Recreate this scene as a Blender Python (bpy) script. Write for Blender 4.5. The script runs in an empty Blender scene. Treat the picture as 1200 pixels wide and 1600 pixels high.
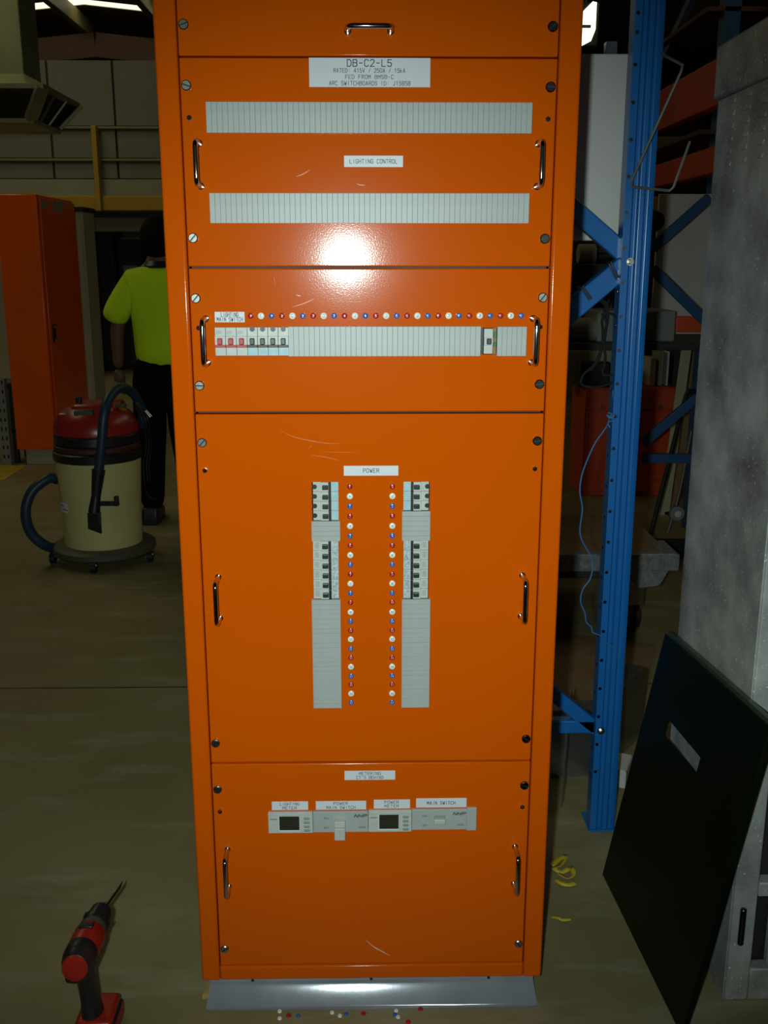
import bpy, bmesh, math, random
from mathutils import Vector, Matrix
random.seed(7)
R = math.radians
C = bpy.context.scene.collection
S = bpy.context.scene

# ------------------------------------------------------------------ camera
F, PITCH, YAW, CX, CD, CH = 1573.0, R(14.1), R(1.0), -.006, 1.68, 1.408
cam_d = bpy.data.cameras.new('camera'); cam = bpy.data.objects.new('camera', cam_d); C.objects.link(cam)
cam_d.sensor_fit = 'VERTICAL'; cam_d.sensor_height = 36; cam_d.lens = F*36/1600; cam_d.clip_start = .02; cam_d.clip_end = 100
cam.location = (CX, -CD, CH); cam.rotation_euler = (R(90)-PITCH, 0, -YAW)
S.camera = cam
# ------------------------------------------------------------------ world, lamps, exposure
w = bpy.data.worlds.new('world'); S.world = w; w.use_nodes = True
w.node_tree.nodes['Background'].inputs[0].default_value = (.80, .74, .42, 1)
w.node_tree.nodes['Background'].inputs[1].default_value = .022
def lamp(name, kind, loc, energy, color, rot=(0,0,0), **k):
    d = bpy.data.lights.new(name, kind); d.energy = energy; d.color = color
    for a, b in k.items(): setattr(d, a, b)
    o = bpy.data.objects.new(name, d); C.objects.link(o); o.location = loc; o.rotation_euler = rot
    return o
# the camera's flash, beside the lens (the camera is held upright)
lamp('flash', 'SPOT', (CX-.063, -CD, CH), 112, (.80,1.0,.95), (R(90)-R(16.2), 0, -YAW),
     spot_size=R(78), spot_blend=1.0, shadow_soft_size=.016)
# left: daylight through the roof sheets; right: fill added for the background
lamp('skylight_left', 'AREA', (-3.6, 5.6, 4.35), 42, (1,.93,.50), shape='RECTANGLE', size=1.1, size_y=6)
lamp('fill_right', 'AREA', (2.6, 4.6, 3.75), 20, (1,.88,.6), shape='RECTANGLE', size=1.1, size_y=5)  # added fill lamp that brightens the right background, no roof light there
S.view_settings.view_transform = 'Standard'; S.view_settings.look = 'None'
S.view_settings.exposure = 0; S.view_settings.gamma = 1; S.view_settings.use_curve_mapping = False

# ------------------------------------------------------------------ picking helpers (pixel of the photo -> metres on a real plane)
def ray(u, v):
    x, y, z = u-600, F*math.cos(PITCH)+(800-v)*math.sin(PITCH), -F*math.sin(PITCH)+(800-v)*math.cos(PITCH)
    return Vector((x*math.cos(YAW)+y*math.sin(YAW), y*math.cos(YAW)-x*math.sin(YAW), z))
O = Vector((CX, -CD, CH))
def at(u, v, Y):
    d = ray(u, v); return O + d*((Y+CD)/d.y)
def flo(u, v, z=0):
    d = ray(u, v); return O + d*((z-CH)/d.z)
def Z(v): return at(578, v, 0).z
WA = [(-200,666),(30,660),(410,641.5),(810,611),(1210,565),(1500,524),(1700,492)]
def X(u, v):
    for (a,b),(c,d) in zip(WA, WA[1:]):
        if v <= c: break
    return (u-578.3)*.66/(b+(d-b)*(v-a)/(c-a))

# ------------------------------------------------------------------ materials
def mat(name, col, rough=.5, metal=0, var=.08, vs=8, bump=0, bs=200, emit=None, es=0, coat=0, spec=.5, alpha=1):
    m = bpy.data.materials.new(name); m.use_nodes = True
    nt = m.node_tree; N = nt.nodes; L = nt.links; b = N['Principled BSDF']
    tc = N.new('ShaderNodeTexCoord')
    no = N.new('ShaderNodeTexNoise'); no.inputs['Scale'].default_value = vs; no.inputs['Detail'].default_value = 5
    L.new(tc.outputs['Object'], no.inputs['Vector'])
    rp = N.new('ShaderNodeValToRGB')
    rp.color_ramp.elements[0].position = .3; rp.color_ramp.elements[1].position = .7
    rp.color_ramp.elements[0].color = tuple(max(0,c*(1-var)) for c in col)+(1,)
    rp.color_ramp.elements[1].color = tuple(min(1,c*(1+var)) for c in col)+(1,)
    L.new(no.outputs['Fac'], rp.inputs['Fac']); L.new(rp.outputs['Color'], b.inputs['Base Color'])
    b.inputs['Roughness'].default_value = rough; b.inputs['Metallic'].default_value = metal
    b.inputs['Specular IOR Level'].default_value = spec; b.inputs['Coat Weight'].default_value = coat
    b.inputs['Coat Roughness'].default_value = .21; b.inputs['Alpha'].default_value = alpha
    if bump:
        n2 = N.new('ShaderNodeTexNoise'); n2.inputs['Scale'].default_value = bs; n2.inputs['Detail'].default_value = 2
        L.new(tc.outputs['Object'], n2.inputs['Vector'])
        bp = N.new('ShaderNodeBump'); bp.inputs['Strength'].default_value = bump; bp.inputs['Distance'].default_value = .001
        L.new(n2.outputs['Fac'], bp.inputs['Height']); L.new(bp.outputs['Normal'], b.inputs['Normal'])
    if emit:
        b.inputs['Emission Color'].default_value = tuple(emit)+(1,); b.inputs['Emission Strength'].default_value = es
    return m
M = dict(
 orange = mat('orange_powder_coat', (.625,.088,.0008), .10, 0, .02, 3, .06, 420, spec=.12, coat=.045),
 orange2= mat('orange_enclosure_paint', (.88,.11,.003), .25, 0, .05, 3),
 plate  = mat('engraved_plate_white', (.66,.66,.70), .45, 0, .02),
 ink    = mat('engraved_dark_text', (.012,.015,.022), .6),
 filler = mat('grey_pole_filler', (.40,.405,.39), .42, 0, .05, 30),
 wplas  = mat('breaker_body_plastic', (.50,.50,.46), .4, 0, .06, 60),
 blab   = mat('pale_blue_label', (.33,.55,.66), .5, 0, .10, 90),
 tlab   = mat('printed_grey_label', (.42,.47,.52), .5, 0, .45, 260),
 dgreen = mat('dark_green_toggle', (.018,.03,.026), .35),
 black  = mat('black_plastic', (.012,.012,.014), .4), cable = mat('matte_black_cable', (.010,.011,.010), .75, spec=.15), rod = mat('dull_steel_rod', (.13,.13,.11), .55, .2),
 redp   = mat('red_toggle_plastic', (.45,.02,.02), .35),
 mred   = mat('marker_red', (.42,.012,.014), .25), mwhite = mat('marker_white', (.80,.80,.74), .3),
 mblue  = mat('marker_blue', (.035,.11,.40), .25),
 chrome = mat('chrome', (.62,.62,.64), .08, 1, .02), steel = mat('zinc_screw', (.40,.40,.37), .28, 1, .2, 300),
 dsteel = mat('dark_slotted_screw', (.10,.10,.10), .25, 1, .2, 300),
 alu    = mat('mill_aluminium', (.34,.34,.38), .10, .40, .10, 14, .04, 60),
 brass  = mat('cavity_wiring', (.25,.12,.03), .5), green = mat('terminal_green', (.03,.16,.07), .5),
 lcd    = mat('meter_screen', (.030,.030,.018), .2), button = mat('meter_button', (.25,.27,.25), .4),
 paint_mark  = mat('scuff_on_paint', (.66,.155,.035), .3, 0, .2, 200), dent_glint = mat('painted_dent_glint', (.75,.42,.28), .25, 0, .3, 150),  # last colour stands for light caught on a dent
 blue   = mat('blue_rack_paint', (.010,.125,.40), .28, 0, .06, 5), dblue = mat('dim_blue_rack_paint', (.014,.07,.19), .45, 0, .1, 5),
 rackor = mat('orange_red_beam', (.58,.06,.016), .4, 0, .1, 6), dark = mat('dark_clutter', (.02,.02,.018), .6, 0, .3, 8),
 grey   = mat('mid_grey', (.22,.23,.22), .6, 0, .1, 5), lgrey = mat('light_grey_sheet', (.56,.52,.50), .5, 0, .05, 3),
 beige  = mat('beige_board', (.42,.38,.25), .6, 0, .06, 4), card = mat('cardboard', (.22,.13,.06), .8, 0, .15, 12),
 wood   = mat('pale_offcut', (.42,.27,.08), .7, 0, .2, 30), rust = mat('red_brown_dark', (.06,.016,.008), .6),
 yellow = mat('yellow_paint', (.42,.25,.015), .5, 0, .08, 4), tape = mat('yellow_tape', (.52,.36,.02), .5, 0, .2, 30),
 wallp  = mat('grey_wall_panel', (.17,.18,.15), .6, 0, .08, 2), fascia = mat('light_wall_band', (.29,.28,.20), .6, 0, .05, 2),
 roof   = mat('roof_sheet', (.15,.12,.06), .6, 0, .1, 3), purlin = mat('purlin_steel', (.22,.19,.08), .5, 0, .1, 3),
 rafter = mat('brown_rafter', (.10,.045,.02), .6), galv = mat('galvanised_duct', (.35,.38,.25), .4, .6, .2, 3),
 sky    = mat('skylight_sheet', (.9,.9,.7), .5, emit=(1,.93,.62), es=1.4), lampm = mat('lamp_glass', (.9,.9,.8), .4, emit=(1,.93,.68), es=2.2),
 tank   = mat('tank_plastic', (.60,.51,.22), .45, 0, .06, 6), vred = mat('vacuum_red', (.32,.018,.012), .3, 0, .08, 8),
 hose   = mat('blue_hose', (.014,.035,.068), .45), rub = mat('grey_brown_rubber', (.07,.065,.045), .5),
 hiviz  = mat('lime_shirt', (.66,.90,.008), .8, 0, .08, 6), trou = mat('black_trousers', (.006,.005,.005), .9, 0, .2, 8, spec=.1),
 skin   = mat('skin', (.16,.075,.04), .55, 0, .08, 20), hair = mat('black_hair', (.005,.004,.003), .8, 0, .3, 60, spec=.12),
 gpanel = mat('dark_green_gloss', (.0025,.007,.0025), .4, 0, .15, 3, spec=.12), gedge = mat('green_edge', (.03,.055,.028), .35),
 dred   = mat('drill_red', (.33,.016,.008), .35, 0, .1, 30), string = mat('blue_string', (.03,.13,.32), .6),
 bubble = mat('bubble_wrap', (.22,.22,.22), .25, 0, .3, 60, .8, 90), sheet = mat('bare_sheet_steel', (.30,.31,.30), .3, .9, .25, 5),
)
# hammered / mottled galvanised cabinet
def galvmat():
    m = mat('mottled_zinc_paint', (.2,.22,.22), .5, .1)
    nt = m.node_tree; N = nt.nodes; L = nt.links; b = N['Principled BSDF']
    tc = N['Texture Coordinate']; n1 = N.new('ShaderNodeTexNoise'); n1.inputs['Scale'].default_value = 5; n1.inputs['Detail'].default_value = 6; n1.inputs['Roughness'].default_value = .6
    L.new(tc.outputs['Object'], n1.inputs['Vector'])
    r = N.new('ShaderNodeValToRGB'); e = r.color_ramp.elements
    e[0].position = .30; e[0].color = (.15,.125,.125,1); e[1].position = .64; e[1].color = (.52,.52,.49,1)
    L.new(n1.outputs['Fac'], r.inputs['Fac'])
    n2 = N.new('ShaderNodeTexNoise'); n2.inputs['Scale'].default_value = 170; n2.inputs['Detail'].default_value = 2
    L.new(tc.outputs['Object'], n2.inputs['Vector'])
    r2 = N.new('ShaderNodeValToRGB'); e = r2.color_ramp.elements; e[0].position = .67; e[0].color = (0,0,0,1); e[1].position = .71; e[1].color = (1,1,1,1)
    L.new(n2.outputs['Fac'], r2.inputs['Fac'])
    mx = N.new('ShaderNodeMixRGB'); mx.inputs[2].default_value = (.9,.95,.95,1)
    L.new(r2.outputs['Color'], mx.inputs[0]); L.new(r.outputs['Color'], mx.inputs[1]); L.new(mx.outputs[0], b.inputs['Base Color'])
    return m
M['zinc'] = galvmat()
def floormat():
    m = mat('worn_concrete', (.2,.2,.15), .55)
    nt = m.node_tree; N = nt.nodes; L = nt.links; b = N['Principled BSDF']; tc = N['Texture Coordinate']
    def noise(sc, det, lo, hi, c0, c1, sy=1):
        mp = N.new('ShaderNodeMapping'); mp.inputs['Scale'].default_value = (1,sy,1); L.new(tc.outputs['Object'], mp.inputs['Vector'])
        n = N.new('ShaderNodeTexNoise'); n.inputs['Scale'].default_value = sc; n.inputs['Detail'].default_value = det; n.inputs['Roughness'].default_value = .65
        L.new(mp.outputs[0], n.inputs['Vector'])
        r = N.new('ShaderNodeValToRGB'); e = r.color_ramp.elements; e[0].position = lo; e[1].position = hi; e[0].color = c0; e[1].color = c1
        L.new(n.outputs['Fac'], r.inputs['Fac']); return r
    a = noise(1.6, 8, .35, .70, (.185,.145,.060,1), (.275,.225,.105,1))
    s = noise(2.2, 8, .52, .72, (0,0,0,1), (.5,.5,.5,1), 4)
    p = noise(90, 3, .66, .76, (0,0,0,1), (.55,.55,.55,1))
    m1 = N.new('ShaderNodeMixRGB'); m1.inputs[2].default_value = (.38,.35,.25,1); L.new(s.outputs[0], m1.inputs[0]); L.new(a.outputs[0], m1.inputs[1])
    m2 = N.new('ShaderNodeMixRGB'); m2.inputs[2].default_value = (.42,.42,.36,1); L.new(p.outputs[0], m2.inputs[0]); L.new(m1.outputs[0], m2.inputs[1])
    L.new(m2.outputs[0], b.inputs['Base Color'])
    return m
M['floor'] = floormat()

# ------------------------------------------------------------------ mesh builder
class MB:
    def __init__(s): s.b = bmesh.new()
    def box(s, x0, x1, y0, y1, z0, z1, mtx=None):
        r = bmesh.ops.create_cube(s.b, size=1)
        bmesh.ops.transform(s.b, verts=r['verts'], matrix=Matrix.Translation(((x0+x1)/2,(y0+y1)/2,(z0+z1)/2)) @ Matrix.Diagonal((abs(x1-x0),abs(y1-y0),abs(z1-z0),1)))
        if mtx: bmesh.ops.transform(s.b, verts=r['verts'], matrix=mtx)
        return s
    def bar(s, p, q, w, h=None, up=(0,0,1)):
        p, q = Vector(p), Vector(q); h = h or w; d = (q-p); L = d.length; d.normalize()
        up = Vector(up); x = d.cross(up)
        if x.length < 1e-4: x = d.cross(Vector((0,1,0)))
        x.normalize(); z = x.cross(d)
        m = Matrix(((x.x,d.x,z.x,(p.x+q.x)/2),(x.y,d.y,z.y,(p.y+q.y)/2),(x.z,d.z,z.z,(p.z+q.z)/2),(0,0,0,1)))
        return s.box(-w/2,w/2,-L/2,L/2,-h/2,h/2,m)
    def cyl(s, p, q, r0, r1=None, n=16):
        p, q = Vector(p), Vector(q); r1 = r0 if r1 is None else r1; d = q-p
        m = Matrix.Translation((p+q)/2) @ d.to_track_quat('Z','Y').to_matrix().to_4x4()
        bmesh.ops.create_cone(s.b, cap_ends=True, segments=n, radius1=r0, radius2=r1, depth=d.length, matrix=m); return s
    def ball(s, c, r, sc=(1,1,1), n=16):
        bmesh.ops.create_uvsphere(s.b, u_segments=n, v_segments=n//2+2, radius=r, matrix=Matrix.Translation(c) @ Matrix.Diagonal((*sc,1))); return s
    def rings(s, rings, closed=True, cap=True):
        vs = [[s.b.verts.new(p) for p in r] for r in rings]; n = len(vs[0])
        for a, b in zip(vs, vs[1:]):
            for i in range(n if closed else n-1):
                s.b.faces.new((a[i], a[(i+1)%n], b[(i+1)%n], b[i]))
        if cap and closed: s.b.faces.new(vs[0][::-1]); s.b.faces.new(vs[-1])
        return s
    def lathe(s, c, prof, n=32, mtx=None):
        rs = []
        for r, z in prof:
            ring = []
            for i in range(n):
                a = 2*math.pi*i/n; p = Vector((r*math.cos(a), r*math.sin(a), z))
                ring.append((mtx @ p) if mtx else p + Vector(c))
            rs.append(ring)
        return s.rings(rs)
    def prism(s, pts, off):
        off = Vector(off); return s.rings([[Vector(p) for p in pts], [Vector(p)+off for p in pts]])
    def build(s, name, m, parent=None, bevel=0, smooth=True, seg=2, loc=None):
        bmesh.ops.recalc_face_normals(s.b, faces=s.b.faces)
        me = bpy.data.meshes.new(name); s.b.to_mesh(me); s.b.free()
        return objm(name, me, m, parent, bevel, smooth, seg)
def objm(name, me, m, parent=None, bevel=0, smooth=True, seg=2):
    o = bpy.data.objects.new(name, me); C.objects.link(o)
    if m: me.materials.append(M[m])
    if parent: o.parent = parent
    if smooth:
        for p in me.polygons: p.use_smooth = True
        me.set_sharp_from_angle(angle=R(35))
    if bevel:
        b = o.modifiers.new('bevel','BEVEL'); b.width = bevel; b.segments = seg; b.limit_method = 'ANGLE'; b.angle_limit = R(35); b.harden_normals = False
    return o
def tag(o, label, cat, group=None, kind=None):
    o['label'] = label; o['category'] = cat
    if group: o['group'] = group
    if kind: o['kind'] = kind
    return o
def struct(o, kind='structure'): o['kind'] = kind; return o
def empty(name, loc, label, cat, group=None):
    o = bpy.data.objects.new(name, None); C.objects.link(o); o.location = loc; o.empty_display_size = .1
    return tag(o, label, cat, group)
def under(root, fn):
    """parts are written in world coordinates; shift them under the root"""
    before = set(C.objects); fn()
    for o in set(C.objects)-before:
        if o.parent is None: o.parent = root
    bpy.context.view_layer.update()
    inv = Matrix.Translation(root.location).inverted()
    for o in root.children: o.matrix_parent_inverse = inv
def smoothpath(pts, k=6):
    P = [Vector(p) for p in pts]; P = [P[0]]+P+[P[-1]]; out = []
    for i in range(1, len(P)-2):
        a,b,c,d = P[i-1:i+3]
        for j in range(k):
            t = j/k; out.append(.5*((2*b)+(c-a)*t+(2*a-5*b+4*c-d)*t*t+(3*b-a-3*c+d)*t**3))
    out.append(P[-2]); return out
def tube(mb, pts, r, n=8, k=6, smooth=True):
    P = smoothpath(pts, k) if smooth else [Vector(p) for p in pts]
    rs = []; ref = None
    for i, p in enumerate(P):
        t = (P[min(i+1,len(P)-1)]-P[max(i-1,0)]).normalized()
        if ref is None: ref = t.orthogonal().normalized()
        ref = (ref - t*ref.dot(t)).normalized(); bi = t.cross(ref)
        rr = r(i/(len(P)-1)) if callable(r) else r
        rs.append([p+ref*math.cos(2*math.pi*j/n)*rr+bi*math.sin(2*math.pi*j/n)*rr for j in range(n)])
    return mb.rings(rs)
# engraver's single-stroke alphabet on a 4 x 6 grid
GL = {'A':'0,0 2,6 4,0|.7,2 3.3,2','B':'0,0 0,6 3,6 4,5 4,4 3,3.2 0,3.2|3,3.2 4,2.4 4,.8 3,0 0,0','C':'4,5 3,6 1,6 0,5 0,1 1,0 3,0 4,1','D':'0,0 0,6 2.6,6 4,4.6 4,1.4 2.6,0 0,0',
 'E':'4,0 0,0 0,6 4,6|0,3 3,3','F':'0,0 0,6 4,6|0,3 3,3','G':'4,5 3,6 1,6 0,5 0,1 1,0 3,0 4,1 4,2.8 2.4,2.8','H':'0,0 0,6|4,0 4,6|0,3 4,3','I':'2,0 2,6','J':'3.4,6 3.4,1 2.4,0 1.2,0 .3,1',
 'K':'0,0 0,6|4,6 0,2.4|1.4,3.6 4,0','L':'0,6 0,0 3.8,0','M':'0,0 0,6 2,2.4 4,6 4,0','N':'0,0 0,6 4,0 4,6','O':'1,0 0,1 0,5 1,6 3,6 4,5 4,1 3,0 1,0','P':'0,0 0,6 3,6 4,5 4,3.8 3,2.8 0,2.8',
 'R':'0,0 0,6 3,6 4,5 4,3.9 3,3 0,3|2.2,3 4,0','S':'0,1 1,0 3,0 4,1 4,2.2 3,3 1,3.2 0,4 0,5 1,6 3,6 4,5','T':'0,6 4,6|2,6 2,0','V':'0,6 2,0 4,6','W':'0,6 1,0 2,4 3,0 4,6',
 'k':'0,0 0,6|3,3.8 0,1.6|1.2,2.4 3,0','0':'1,0 0,1 0,5 1,6 3,6 4,5 4,1 3,0 1,0','1':'1,4.8 2.2,6 2.2,0','2':'0,5 1,6 3,6 4,5 4,3.8 0,0 4,0','3':'0,6 4,6 2,3.6 3.2,3.4 4,2.4 4,1 3,0 1,0 0,1',
 '4':'3,0 3,6 0,1.8 4,1.8','5':'4,6 .4,6 .2,3.4 2.6,3.6 4,2.6 4,1 3,0 1,0 0,1','6':'3.6,6 1.4,5 0,2.6 0,1 1,0 3,0 4,1 4,2.4 3,3.3 1,3.3 0,2.4','7':'0,6 4,6 1.4,0',
 '8':'1,3.2 0,4.2 0,5.2 1,6 3,6 4,5.2 4,4.2 3,3.2 1,3.2 0,2.2 0,.9 1,0 3,0 4,.9 4,2.2 3,3.2','9':'.4,0 2.6,1 4,3.4 4,5 3,6 1,6 0,5 0,3.6 1,2.7 3,2.7 4,3.6',
 '-':'.6,3 3.4,3','/':'.4,0 3.6,6',':':'2,1 2,1.5|2,4 2,4.5',"'":'2,6 2,4.6'}
_tc = {}
def text(s, x, z, wid, cap, y, m, parent, name='lettering', rot=0, shear=0, bold=.0):
    b = bmesh.new(); n = len(s); adv = 6.0; total = (n-1)*adv+4
    sx, sz = wid/total, cap/6
    if n == 1 : sx = wid/4
    t = max(cap*(.125+bold), .00045)
    for i, ch in enumerate(s):
        for st in (GL[ch].split('|') if ch in GL else []):
            P = []
            for q in st.split():
                a, c_ = map(float, q.split(',')); P.append(Vector(((i*adv+a-total/2)*sx+shear*(c_-3)*sz, 0, (c_-3)*sz)))
            for p, q in zip(P, P[1:]):
                d = (q-p).normalized(); nn = Vector((-d.z,0,d.x))*t/2; e = d*t/2
                b.faces.new([b.verts.new(v+Vector((x,y,z))) for v in (p-e+nn, p-e-nn, q+e-nn, q+e+nn)])
    bmesh.ops.recalc_face_normals(b, faces=b.faces)
    me = bpy.data.meshes.new(name); b.to_mesh(me); b.free()
    return objm(name, me, m, parent, 0, False)

# ================================================================== SETTING
FY0, FY1 = -4.0, 17.0
struct(MB().box(-11, 9, FY0, FY1, -.1, 0).build('floor','floor',smooth=False))
WB = 12 - CD                                  # the panelled partition
def zb(v): return at(600, v, WB).z
def xb(u): return at(u, 300, WB).x
wb = bpy.data.objects.new('wall_back', None); C.objects.link(wb); wb['kind'] = 'structure'
cols = [-390,-290,-190,-90,-10,87,187,287,387,487,587,687,787,887,987,1087,1187,1290,1390]
for a, b in zip(cols, cols[1:]):
    for v0, v1 in ((95,199),(201,249),(251,281)):
        MB().box(xb(a)+.012, xb(b)-.012, WB, WB+.04, zb(v1)+.01, zb(v0)-.005).build('wall_panel','wallp',wb,.004,False)
MB().box(xb(-390), xb(1390), WB+.03, WB+.12, zb(282), zb(96)).build('wall_backing','dark',wb,smooth=False)
for v in (200, 250): MB().box(xb(-390), xb(1390), WB-.05, WB, zb(v+3), zb(v-1)).build('rail','purlin',wb,.005,False)
MB().box(xb(-390), xb(1390), WB-.02, WB+.1, zb(307), zb(281)).build('light_band','fascia',wb,.005,False)
MB().box(xb(-390), xb(1390), WB-.09, WB+.1, zb(330), zb(307)).build('yellow_beam','yellow',wb,.01,False)
# below the beam: solid to the left, opening at u 120..400, dark racking to the right
MB().box(xb(-390), xb(118), WB, WB+.1, 0, zb(330)).build('wall_below','fascia',wb,smooth=False)
MB().box(xb(420), xb(1390), WB, WB+.1, 0, zb(330)).build('wall_below','rust',wb,smooth=False)
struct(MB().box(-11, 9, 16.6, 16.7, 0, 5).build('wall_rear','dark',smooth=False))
MB().box(xb(154), xb(162), WB-.17, WB-.05, zb(331), zb(200)).build('post','yellow',wb,.008,False)
# roof: ridge runs away from the camera, low pitch
RX, RZ = at(150, 60, 14.3).x, 4.85
def rz(x): return RZ-.1*abs(x-RX)
rf = bpy.data.objects.new('ceiling', None); C.objects.link(rf); rf['kind'] = 'structure'
def slab(x0, x1, y0, y1, t, m, name, dz=0, parent=rf):
    mb = MB(); mb.prism([(x0,y0,rz(x0)+dz),(x1,y0,rz(x1)+dz),(x1,y1,rz(x1)+dz),(x0,y1,rz(x0)+dz)], (0,0,t)); return mb.build(name, m, parent, smooth=False)
for xa, xz in ((RX-6, RX), (RX, RX+9)):
    for ya, yz in ((FY0,3.0),(3.0,8.9),(9.3,12.2),(12.5,13.4),(13.75,16.7)): slab(xa, xz, ya, yz, .04, 'roof', 'roof_sheet')
    for ya, yz in ((8.9,9.3),(12.2,12.5),(13.4,13.75)):
        xm = xz if xz <= RX else RX+2.2
        slab(xa, xm, ya, yz, .03, 'sky', 'skylight_sheet', .01)
        if xm < xz: slab(xm, xz, ya, yz, .04, 'roof', 'roof_sheet')
for k in range(-4, 8):
    x = RX-.15+k*1.25
    MB().box(x-.05, x+.05, FY0, 16.6, rz(x)-.24, rz(x)-.02).build('purlin','purlin',rf,.01,False)
for y in (5.5, 14.3):
    for s, e in ((-1, 6), (1, 9)):
        a = Vector((RX, y, RZ-.42)); b = Vector((RX+s*e, y, RZ-.42-.1*e))
        MB().bar(a, b, .16, .34).build('rafter','rafter',rf,.01,False)
struct(MB().box(-11, -10.9, FY0, FY1, 0, 5).build('wall_left','wallp',smooth=False))
# floor joint and line
struct(MB().box(-11, 9, flo(100,1075).y-.004, flo(100,1075).y+.004, 0, .0006).build('trim_1','dark',smooth=False))
p = flo(0,760); q = flo(38,728)
tag(MB().prism([flo(-120,752,.001), flo(6,750,.001), flo(42,727,.001), flo(-60,727,.001)], (0,0,.001)).build('floor_line','tape',None,0,False), 'short yellow painted line on the floor by the slotted post', 'floor marking')

# ================================================================== SWITCHBOARD
sw = empty('switchboard', (0,0,0), 'tall orange electrical switchboard with labelled breakers on an aluminium plinth', 'switchboard')
ZB = Z(1530); TOP = 2.10; HW = .33; DEP = .40; IN = .295
PF = .0025                                   # face of the covers
mb = MB()
mb.box(-HW, -IN, 0, .03, ZB, TOP).box(IN, HW, 0, .03, ZB, TOP).box(-IN, IN, .0012, .03, ZB, Z(1509)).box(-IN, IN, .0012, .03, TOP-.035, TOP)
mb.build('frame','orange',sw,.0045,True,4)
MB().box(-HW+.001, -HW+.006, .03, DEP, ZB, TOP).box(HW-.006, HW-.001, .03, DEP, ZB, TOP).box(-HW+.006, HW-.006, DEP-.005, DEP, ZB, TOP)\
    .box(-HW+.006, HW-.006, .03, DEP-.005, TOP-.005, TOP).box(-HW+.006, HW-.006, .03, DEP-.005, ZB, ZB+.005).build('body','orange',sw,.001,False)
MB().box(-IN, IN, .045, .05, ZB+.03, TOP-.03).build('backing','rust',sw,0,False)
def cover(z0, z1, holes):
    x0, x1 = -IN+.0016, IN-.0016
    xs = sorted({x0, x1, *[h[0] for h in holes], *[h[1] for h in holes]}); zs = sorted({z0, z1, *[h[2] for h in holes], *[h[3] for h in holes]})
    b = bmesh.new(); V = {}
    def vv(i,j):
        if (i,j) not in V: V[i,j] = b.verts.new((xs[i], PF, zs[j]))
        return V[i,j]
    for i in range(len(xs)-1):
        for j in range(len(zs)-1):
            cx_, cz_ = (xs[i]+xs[i+1])/2, (zs[j]+zs[j+1])/2
            if any(h[0]<cx_<h[1] and h[2]<cz_<h[3] for h in holes): continue
            b.faces.new((vv(i,j), vv(i+1,j), vv(i+1,j+1), vv(i,j+1)))
    fs = list(b.faces); r = bmesh.ops.extrude_face_region(b, geom=fs)
    bmesh.ops.translate(b, verts=[e for e in r['geom'] if isinstance(e, bmesh.types.BMVert)], vec=(0,.018,0))
    bmesh.ops.recalc_face_normals(b, faces=b.faces)
    me = bpy.data.meshes.new('cover'); b.to_mesh(me); b.free()
    return objm('cover_panel', me, 'orange', sw, .0022, True, 3)
def rect(u0, u1, v0, v1): vm=(v0+v1)/2; return [X(u0,vm), X(u1,vm), Z(v1), Z(v0)]
r1 = rect(327,831,160,208.5); r2 = rect(330,830,302,349)
r2[0], r2[1] = r1[0], r1[1]
r3 = rect(334,826,511,556)
lb = rect(486.5,529,752.5,1104); rb = rect(629,671.5,752.5,1104)
mt = rect(417,743,1266,1300)
def shr(r, a=.003): return [r[0]+a, r[1]-a, r[2]+a, r[3]-a]
c1 = cover(Z(87.5), TOP-.037, [])
c2 = cover(Z(416.5), Z(90), [shr(r1), shr(r2)])
c3 = cover(Z(643.5), Z(419.5), [shr(r3,.002)])
c4 = cover(Z(1191), Z(647), [shr(lb,.0015), shr(rb,.0015)])
c5 = cover(Z(1507), Z(1193.5), [shr(mt)])
# ---- screws, studs, handles: sub-parts of the covers
def screw_mesh(r, t, slot):
    mb = MB(); mb.cyl((0,0,0),(0,-t,0),r,r*.94,20)
    mb.b.verts.ensure_lookup_table()
    return mb
base_s = []
def screw(cv, x, v, ang, m):
    z = Z(v); mb = MB(); mb.cyl((0,.001,0),(0,-.0032,0),.0082,.0078,20); mb.cyl((0,-.0032,0),(0,-.0042,0),.0078,.0065,20)
    o = mb.build('screw', m, cv, 0); o.location = (x, PF, z); o.rotation_euler = (0, ang, 0)
    o2 = MB().box(-.0068,.0068,-.0046,-.0040,-.0011,.0011).build('slot_mark','black',None,0,False)
    # the slot is merged into the screw as a second material
    b = bmesh.new(); b.from_mesh(o.data); n0 = len(b.faces); b.from_mesh(o2.data); b.faces.ensure_lookup_table()
    for f in b.faces[n0:]: f.material_index = 1
    b.to_mesh(o.data); b.free(); o.data.materials.append(M['black']); bpy.data.objects.remove(o2)
SX = .2835
for cv, vl, vr in ((c1,(39,),(40,)),(c2,(134,372),(135,373)),(c3,(466,602),(465,601)),(c4,(691,1160),(690,1157)),(c5,(1232,1481),(1230,1478))):
    for k, v in enumerate(vl): screw(cv, -SX, v, random.uniform(-1,1), 'steel')
    for k, v in enumerate(vr): screw(cv, SX, v, random.uniform(-1,1), 'dsteel' if v not in (465,1478) else 'steel')
for cv, v, vr in ((c2,185,186),(c3,512,511),(c4,734,733),(c5,1265,1262)):
    for x, vv_ in ((-SX+.003,v),(SX-.003,vr)):
        o = MB().cyl((0,0,0),(0,-.006,0),.0042,.0042,6).cyl((0,-.006,0),(0,-.009,0),.0022,.0018,10).build('stud','chrome',cv,0)
        o.location = (x, PF, Z(vv_))
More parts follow.
